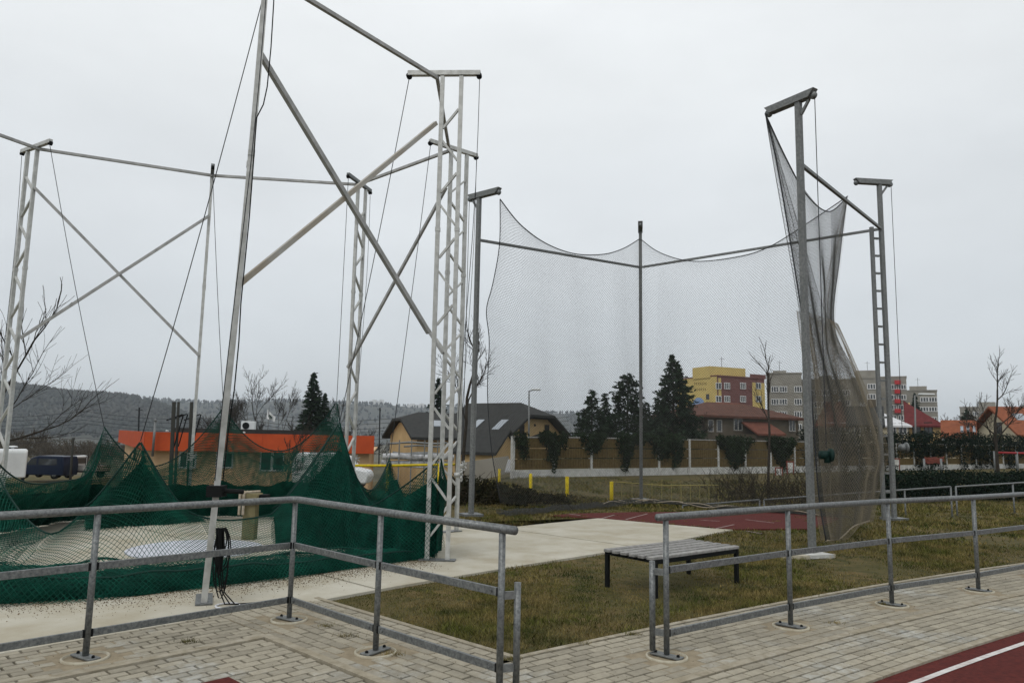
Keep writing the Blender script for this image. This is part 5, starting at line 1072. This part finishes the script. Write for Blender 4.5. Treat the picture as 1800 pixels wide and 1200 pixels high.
for sd_s in (-1, 1): b = MB(); b.extr([o_+fx*x_+V3(0, 0, z_)+sx*sd_s*.895 for x_, z_ in ((.25, 1.25), (1.3, 1.25), (1.0, 1.75), (.25, 1.78))], sx*sd_s*.02); b.build('side_window', 'glass', tr)
b = MB(); b.extr([o_+fx*.045+V3(0, 0, z_)+sx*y_ for y_, z_ in ((-.7, 1.25), (.7, 1.25), (.7, 1.75), (-.7, 1.75))], -fx*.02); b.build('rear_window', 'glass', tr)
b = MB(); b.bar(o_+fx*-.05+V3(0, 0, .6), o_-fx*2.2+V3(0, 0, .6), 1.8, .12); b.build('bed', 'dark_metal', tr)
for sd_s in (-1, 1):
    for k in range(2): b = MB(); b.bar(o_-fx*.05+sx*sd_s*.9+V3(0, 0, .79+k*.24), o_-fx*2.2+sx*sd_s*.9+V3(0, 0, .79+k*.24), .04, .225); b.build('side_board', 'grey_board', tr)
b = MB(); b.bar(o_-fx*2.2+sx*.88+V3(0, 0, .9), o_-fx*2.2-sx*.88+V3(0, 0, .9), .04, .46); b.build('tail_board', 'grey_board', tr)
for x_ in (0, 1.1, 2.18):
    for sd_s in (-1, 1): b = MB(); b.bar(o_-fx*x_+sx*sd_s*.86+V3(0, 0, .7), o_-fx*x_+sx*sd_s*.86+V3(0, 0, 1.95 if x_ < 2 else 1.6), .04); b.build('stake', 'dark_metal', tr)
for x_ in (1.5, -1.4):
    for sd_s in (-1, 1): wheel(tr, o_+fx*x_+sx*sd_s*.8+V3(0, 0, .33), sx)
q = at2(588, 41); van('small white van behind the net near the orange fascia end', (q[0], q[1]+.4), R(0), 4.2, 1.7, 1.9, [(x_*.95, z_) for x_, z_ in bprof], 'white_car', [[(.3, 1.15), (1.1, 1.15), (.75, 1.62), (.3, 1.66)]], at(652, 797, 41)[2]-1.92)
# ------------------------------------------------------------------ poles, wires, lamps, flag
for px, Y, yt, lb, wd in ((305, 36, 706, 'tarred wooden pole in front of the orange fascia, first of three', .2), (313, 37, 706, 'tarred wooden pole in front of the orange fascia, middle of three', .14), (336, 36.5, 706, 'tarred wooden pole in front of the orange fascia, last of three', .18), (128, 48, 769, 'short dark post behind the flatbed truck', .16)):
    p = at(px, 800, Y); t = at(px+1, yt, Y); g = gz_(p[0], p[1]); ro_ = thing('wood_pole', lb, 'pole', (p[0], p[1], g), 'tarred wooden poles')
    b = MB(); b.tube([(p[0], p[1], g-.3), (t[0], t[1], t[2])], [wd*.5, wd*.45], 10); b.build('pole', 'pole_wood', ro_, True)
    if Y < 40:
        b = MB(); b.bar((t[0]-.3, t[1], t[2]-.9), (t[0]+.45, t[1], t[2]-.6), .05); b.build('bracket', 'dark_metal', ro_); b = MB(); b.tube([(t[0]+.5, t[1], t[2]-.6), (t[0]+.15, t[1], t[2]-2.2)], .03, 6); b.build('stay', 'dark_metal', ro_)
for i, (yl, yr) in enumerate(((722, 726), (729, 733), (737, 741), (743, 747), (758, 760), (769, 770))):
    a, c_ = at(-200, yl-3, 90), at(1000, yr+6, 110); b = MB(); P = [a+(c_-a)*t-V3(0, 0, .9*math.sin(math.pi*((t*4) % 1))) for t in np.linspace(0, 1, 41)]; b.tube(P, .025, 4)
    o_ = b.build('overhead_wire', 'rope'); tag(o_, ['topmost', 'second', 'third', 'fourth', 'fifth', 'lowest'][i]+' overhead railway wire crossing in front of the hills', 'wire', 'overhead wires')
for px, Y in ((-60, 89), (245, 95), (668, 104), (940, 109)):
    p = at(px, 770, Y); t = at(px, 716, Y); b = MB(); b.bar((p[0], p[1], gz_(p[0], p[1])), t, .14); b.bar(t-V3(.0, .8, .3), t+V3(0, .8, -.3), .08); o_ = b.build('wire_pole', 'dark_metal'); tag(o_, 'thin mast carrying the overhead wires '+{-60: 'outside the picture', 245: 'at the fascia corner', 668: 'by the tan house', 940: 'behind the street lamp'}[px], 'pole', 'overhead wire masts')
def lamp(px, ytop, Y, label, arm=.7, sgn=1):
    p = at(px, 770, Y); g = gz_(p[0], p[1]); t = at(px, ytop, Y); ro_ = thing('street_lamp', label, 'street lamp', (p[0], p[1], g), 'street lamps')
    b = MB(); b.tube([(p[0], p[1], g), (t[0], t[1], t[2])], [.075, .045], 8); b.tube([(t[0], t[1], t[2]), (t[0]+arm*.5*sgn, t[1], t[2]+.08)], .035, 6); b.build('pole', 'galv_dark', ro_, True)
    b = MB(); b.box((t[0]+arm*.62*sgn, t[1], t[2]+.1), (arm*.8, .28, .12), 0); b.build('lamp_head', 'white_car', ro_, bevel=.04)
lamp(930, 687, 46, 'street lamp in front of the wide dark gable'); lamp(1608, 695, 50, 'street lamp before the red roofed house', 1.3)
p = at(474, 760, 56); fl = thing('flag', 'white printed flag hanging from a pole above the orange fascia', 'flag', (p[0], p[1], 1.5))
b = MB(); b.tube([(p[0]-.15, p[1], 1.0), (p[0]-.15, p[1], at(474, 716, 56)[2])], .035, 6); b.build('pole', 'galv', fl, True)
A_, B_, C_, D_ = at(470, 719, 56), at(484, 733, 56), at(483, 741, 56), at(468, 735, 56); n = 8; Vv = []; Ff = []
for j in range(n+1):
    for i in range(n+1):
        u, v = i/n, j/n; q = (A_*(1-u)+B_*u)*(1-v)+(D_*(1-u)+C_*u)*v; q = q+V3(0, .06*math.sin(u*9+v*2), 0); Vv.append(q)
for j in range(n):
    for i in range(n): k = j*(n+1)+i; Ff.append((k, k+1, k+n+2, k+n+1))
b = MB(); b.add(Vv, Ff); cl = b.build('flag_cloth', 'flag', fl, True)
for u, v in ((.35, .5), (.5, .5), (.65, .55), (.45, .72)): q = (A_*(1-u)+B_*u)*(1-v)+(D_*(1-u)+C_*u)*v; b = MB(); b.box(q+V3(0, -.09, 0), (.09, .01, .2), 0); b.build('flag_print', 'flag_ink', cl)
# ------------------------------------------------------------------ yellow fence, pipe rack, barriers
yf = thing('yellow_fence', 'yellow tube fence with wire mesh behind the green net', 'fence', (*gnd(683, 848)[:2], -.5))
P = [at(600, 818, 26), at(683, 818, 26), at(772, 816.5, 26.5), at(800, 816, 27)]
b = MB(); b.tube(P[:], .045, 8); b.build('top_rail', 'yellow', yf, True)
for p in P[:3]: b = MB(); b.tube([(p[0], p[1], -2.2), p], .05 if p is not P[1] else .075, 8); b.build('post', 'yellow', yf, True)
Vs = []; 
for i in range(2):
    a, c_ = P[i], P[i+1]; L = np.linalg.norm(c_-a); nu, nv = int(L/.06), 18; S = np.array([[a+(c_-a)*u/nu-V3(0, 0, .06*v) for u in range(nu+1)] for v in range(nv+1)]); Vs.append(net_surface(S, .0022))
acc = NetAcc(); [acc.add(v) for v in Vs]; acc.build('wire_mesh', 'galv', yf)
yl = thing('chain_link_fence', 'low fence of yellow posts with wire mesh across the rough grass', 'fence', (*gnd(997, 868)[:2], 0))
YP = [(878, 824, 842), (933, 832, 858), (997, 837, 868), (1075, 846, 872)]; tops = []
for x_, yt, yb_ in YP:
    q = gnd(x_, yb_); t = at(x_, yt, q[1]); tops.append(t); b = MB(); b.tube([(q[0], q[1], -.5), (t[0], t[1], t[2])], .055, 8); b.build('post', 'yellow', yl, True)
tops += [at(1170, 853, 22.5), at(1262, 852, 23.5)]
b = MB(); b.tube([tops[3], tops[4], tops[5]], .016, 6); b.build('top_rail', 'pale_yellow', yl, True)
acc = NetAcc()
for i in range(5):
    a, c_ = tops[i], tops[i+1]; L = np.linalg.norm(c_-a); nu, nv = int(L/.05), 12; S = np.array([[a+(c_-a)*u/nu-V3(0, 0, .05*v) for u in range(nu+1)] for v in range(nv+1)]); acc.add(net_surface(S, .0022))
acc.build('wire_mesh', 'galv', yl)
for t in np.linspace(0, 1, 12): q = tops[3]+(tops[5]-tops[3])*t; b = MB(); b.tube([q, q-V3(0, 0, .75)], .009, 5); b.build('picket', 'pale_yellow', yl)
pr = thing('pipe_rack', 'rack loaded with long silvery wrapped bundles before the tan house', 'rack', (*at2(730, 34), -2.4)); r0 = at(670, 802, 34); r1_ = at(797, 803, 34)
for k, (dz, dy, rr, x0, x1, m_) in enumerate(((0, 0, .14, .03, .97, 'smokegrey'), (-.02, .3, .12, .1, 1.0, 'smokegrey'), (.12, .15, .09, .15, .8, 'galv'), (-.28, .1, .12, .0, .95, 'smokegrey'), (.62, .2, .045, .05, .9, 'galv'), (.48, .2, .04, .3, 1.0, 'galv'), (-.42, .0, .06, .05, .98, 'fence_white'))):
    a, c_ = r0+(r1_-r0)*x0+V3(0, dy, dz), r0+(r1_-r0)*x1+V3(0, dy, dz); b = MB(); b.tube([a+(c_-a)*t+V3(0, 0, .03*math.sin(9*t+k)) for t in np.linspace(0, 1, 9)], [rr*(1+.12*math.sin(7*t*k+k)) for t in np.linspace(0, 1, 9)], 9); b.build('bundle', m_, pr, True)
for f in (.08, .25, .42, .6, .78, .95): a = r0+(r1_-r0)*f; b = MB(); b.bar((a[0], a[1]-.1, -2.6), (a[0], a[1]-.1, a[2]+.75), .05); b.build('upright', 'galv_dark', pr)
b = MB(); a, c_ = at2(822, 36), at2(902, 36); b.bar((*a, -.9), (*c_, -.55), .2, 2.6); o_ = b.build('concrete_wall', 'grey_wall'); tag(o_, 'low grey concrete wall below the dark outbuilding roof', 'wall')
def blue_sheet():
    c = at(893, 815, 32.5); b = MB(); b.extr([c+V3(-.15, 0, -.35), c+V3(.12, .05, -.35), c+V3(.2, .1, .15), c+V3(0, .05, .2)], (.02, .12, 0)); o_ = b.build('blue_tarp', 'white_ring'); tag(o_, 'crumpled pale blue sheet at the foot of the concrete wall', 'tarp')
blue_sheet()
# red and white lane markers by the fence
def marker(px, py, Y, label, digits=None):
    q = at(px, py, Y); g = gz_(q[0], q[1]); ro_ = thing('marker_board', label, 'marker', (q[0], q[1], g), 'red and white markers by the fence')
    for sx_ in (-1, 1): b = MB(); b.bar((q[0]+.16*sx_, q[1], g), (q[0]+.16*sx_, q[1], q[2]+.18), .05); b.build('leg', 'brick_red', ro_)
    b = MB(); b.bar((q[0]-.19, q[1], q[2]+.2), (q[0]+.19, q[1], q[2]+.2), .06); b.build('top_bar', 'brick_red', ro_)
    b = MB(); b.bar((q[0]-.135, q[1], q[2]), (q[0]+.135, q[1], q[2]), .03, .3); bd = b.build('board', 'fence_white', ro_)
    if digits:
        cu = bpy.data.curves.new('digits', 'FONT'); cu.body = digits; cu.size = .26; cu.align_x = 'CENTER'; cu.align_y = 'CENTER'; tmp = bpy.data.objects.new('tmp', cu); C.objects.link(tmp)
        me = bpy.data.meshes.new_from_object(tmp.evaluated_get(bpy.context.evaluated_depsgraph_get())); bpy.data.objects.remove(tmp)
        dg = link('digits', me, 'black', bd); dg.matrix_world = Matrix.Translation((q[0], q[1]-.02, q[2])) @ Matrix.Rotation(R(90), 4, 'X')
marker(1369, 829, 37, 'red framed white marker board reading 61 near the fence', '61'); marker(1389, 818, 38, 'taller faded red marker next to the numbered one')
q = at(1388, 814, 38); marker(1576, 812, 44, 'small red and white marker beside the ladder mast')
rbx = thing('parking_rail', 'red horizontal bar on grey posts in front of the hedge', 'barrier', (*at2(1748, 40), 0)); a, c_, e_ = at(1748, 795, 40), at(1787, 796, 40.5), at(1830, 797, 41)
b = MB(); b.tube([a, c_, e_], .055, 8); b.build('bar', 'red_paint', rbx, True)
for p in (a, c_, e_): b = MB(); b.tube([(p[0], p[1], -.1), (p[0], p[1], p[2]+.08)], .065, 8); b.build('post', 'galv', rbx, True)
rp = thing('red_barrier_pile', 'heap of red barrier slats leaning on short posts by the hedge', 'barrier', (*at2(1640, 40), 0))
for k in range(11): a = at(1622+rng.uniform(0, 14), 804+rng.uniform(0, 12), 40); c_ = at(1638+rng.uniform(0, 22), 803+rng.uniform(0, 12), 40.3); b = MB(); b.bar(a, c_, .03, .09); b.build('slat', 'brick_red', rp)
for px in (1624, 1654): q = at(px, 806, 39.8); b = MB(); b.tube([(q[0], q[1], -.1), q], .06, 8); b.build('post', 'galv', rp, True)
# ------------------------------------------------------------------ valley: river, hills, forest
b = MB(); b.prism([V3(-420, 430), V3(-215, 400), V3(-150, 480), V3(-330, 760), V3(-560, 780), V3(-640, 700)], -14.6, -13.0); o_ = b.build('river', 'river'); tag(o_, 'pale river strip in the valley', kind='structure')
segs = []
for k in range(900):
    px_ = rng.uniform(-140, 240); Y = rng.uniform(95, 190); q = at(px_, 790, Y); q[2] = gz_(q[0], q[1]); L = rng.uniform(1.2, 3.6)*(1.0 if px_ < 90 else .75); d = nrm(V3(rng.normal(0, .3), rng.normal(0, .3), 1))
    for i in range(3):
        q2 = q+d*L/3; segs.append((q, q2))
        for e in range(3): f_ = nrm(d+rng.normal(0, .6, 3)); segs.append((q2, q2+f_*L*.3)); segs.append((q2+f_*L*.15, q2+f_*L*.15+nrm(f_+rng.normal(0, .7, 3))*L*.2))
        q = q2; d = nrm(d+rng.normal(0, .2, 3))
Vv, Ff = tubes([a[0] for a in segs], [a[1] for a in segs], .05, .02, 3); o_ = link('riverside_brush', npmesh('riverside_brush', Vv, Ff), 'brush'); tag(o_, 'brown leafless brush along the valley side', kind='stuff')
def hill(name, label, crest_px, Y, depth, seed, base_z=-14, ntree=3000, th=(5, 8), front=1.0):
    px = np.array([c[0] for c in crest_px], float); py = np.array([c[1] for c in crest_px], float); rs = np.random.default_rng(seed)
    cols = np.linspace(px[0], px[-1], 110); H_ = np.array([at(x_, np.interp(x_, px, py), Y) for x_ in cols]); nv = 26; S = np.empty((nv+1, len(cols), 3))
    hz = H_[:, 2]-th[1]*.7
    for j in range(nv+1):
        f = j/nv; g = smooth(np.array(min(f/.62, 1.0)))*(1-.25*max(f-.62, 0)/.38); yy = Y-depth*front+depth*(front+.6)*f; sc_ = yy/Y
        S[j, :, 0] = H_[:, 0]*sc_; S[j, :, 1] = yy; S[j, :, 2] = base_z+(hz-base_z)*g*(1+.05*np.sin(cols*.021+j*.5+seed))
    k = np.arange(S.shape[0]*S.shape[1]).reshape(S.shape[:2]); me = npmesh(name, S.reshape(-1, 3), np.stack([k[:-1, :-1], k[:-1, 1:], k[1:, 1:], k[1:, :-1]], -1).reshape(-1, 4)); o_ = link(name, me, 'hill', None, True); tag(o_, label, kind='structure')
    i = rs.uniform(0, len(cols)-1.01, ntree); j = rs.uniform(.12, .68, ntree)*nv; i0 = i.astype(int); j0 = j.astype(int); fi = (i-i0)[:, None]; fj = (j-j0)[:, None]
    P = (S[j0, i0]*(1-fi)+S[j0, i0+1]*fi)*(1-fj)+(S[np.minimum(j0+1, nv), i0]*(1-fi)+S[np.minimum(j0+1, nv), i0+1]*fi)*fj
    hh = rs.uniform(*th, ntree); rr = hh*rs.uniform(.3, .5, ntree); n = 6; Vv = np.empty((ntree, n+2, 3)); conif = rs.random(ntree) < .12
    for q in range(n):
        t = 2*math.pi*q/n+rs.uniform(0, 1); Vv[:, q, 0] = P[:, 0]+np.cos(t)*rr*rs.uniform(.7, 1.2, ntree); Vv[:, q, 1] = P[:, 1]+np.sin(t)*rr; Vv[:, q, 2] = P[:, 2]+np.where(conif, .1, .5)*hh*rs.uniform(.7, 1.3, ntree)
    Vv[:, n] = P; Vv[:, n, 2] += hh; Vv[:, n+1] = P; Fq = np.concatenate([[(q, (q+1) % n, n) for q in range(n)], [((q+1) % n, q, n+1) for q in range(n)]]); Ff = (np.arange(ntree)[:, None, None]*(n+2)+Fq[None]).reshape(-1, 3)
    o_ = link('forest', npmesh('forest', Vv.reshape(-1, 3), Ff), 'forest'); tag(o_, 'mixed winter forest covering '+label, kind='stuff')
hill('hill', 'the nearer wooded hill on the left of the valley', [(-700, 676), (-300, 672), (0, 674), (60, 675), (100, 679), (150, 685), (200, 691), (240, 698), (290, 712), (350, 732), (430, 760)], 980, 330, 1, ntree=6500)
hill('hill', 'the far pale ridge across the valley', [(-900, 690), (0, 694), (250, 699), (400, 701), (500, 703), (600, 705), (650, 703), (690, 705), (720, 711), (830, 713), (1000, 721), (1300, 735), (1900, 748), (2600, 750)], 1750, 600, 2, ntree=6500, th=(6, 9))
for px, py, lb in ((655, 704, 'first'), (668, 704, 'second'), (722, 711, 'third'), (738, 711, 'fourth'), (905, 716, 'fifth')):
    c = at(px, py+2, 1700); b = MB(); b.box((c[0], c[1], c[2]-6), (rng.uniform(14, 26), 14, 16), .2); b.box((c[0]+4, c[1], c[2]+3), (10, 10, 4), .2); o_ = b.build('ridge_block', 'frame'); tag(o_, 'tiny pale building on the far ridge, %s from the forest edge' % lb, 'building', 'pale buildings on the far ridge')
# ------------------------------------------------------------------ damp winter air
b = MB(); b.box((0, 1000, 40), (5200, 3400, 170)); hz = b.build('haze', None); tag(hz, 'thin damp haze filling the valley air', kind='stuff')
hm = bpy.data.materials.new('damp_air'); hm.use_nodes = True; t = hm.node_tree; t.nodes.clear(); oo = N(t, 'ShaderNodeOutputMaterial'); pv = N(t, 'ShaderNodeVolumePrincipled')
pv.inputs['Color'].default_value = (.80, .88, .96, 1); pv.inputs['Density'].default_value = .00026; pv.inputs['Anisotropy'].default_value = .15
t.links.new(pv.outputs[0], oo.inputs['Volume']); hz.data.materials.append(hm)
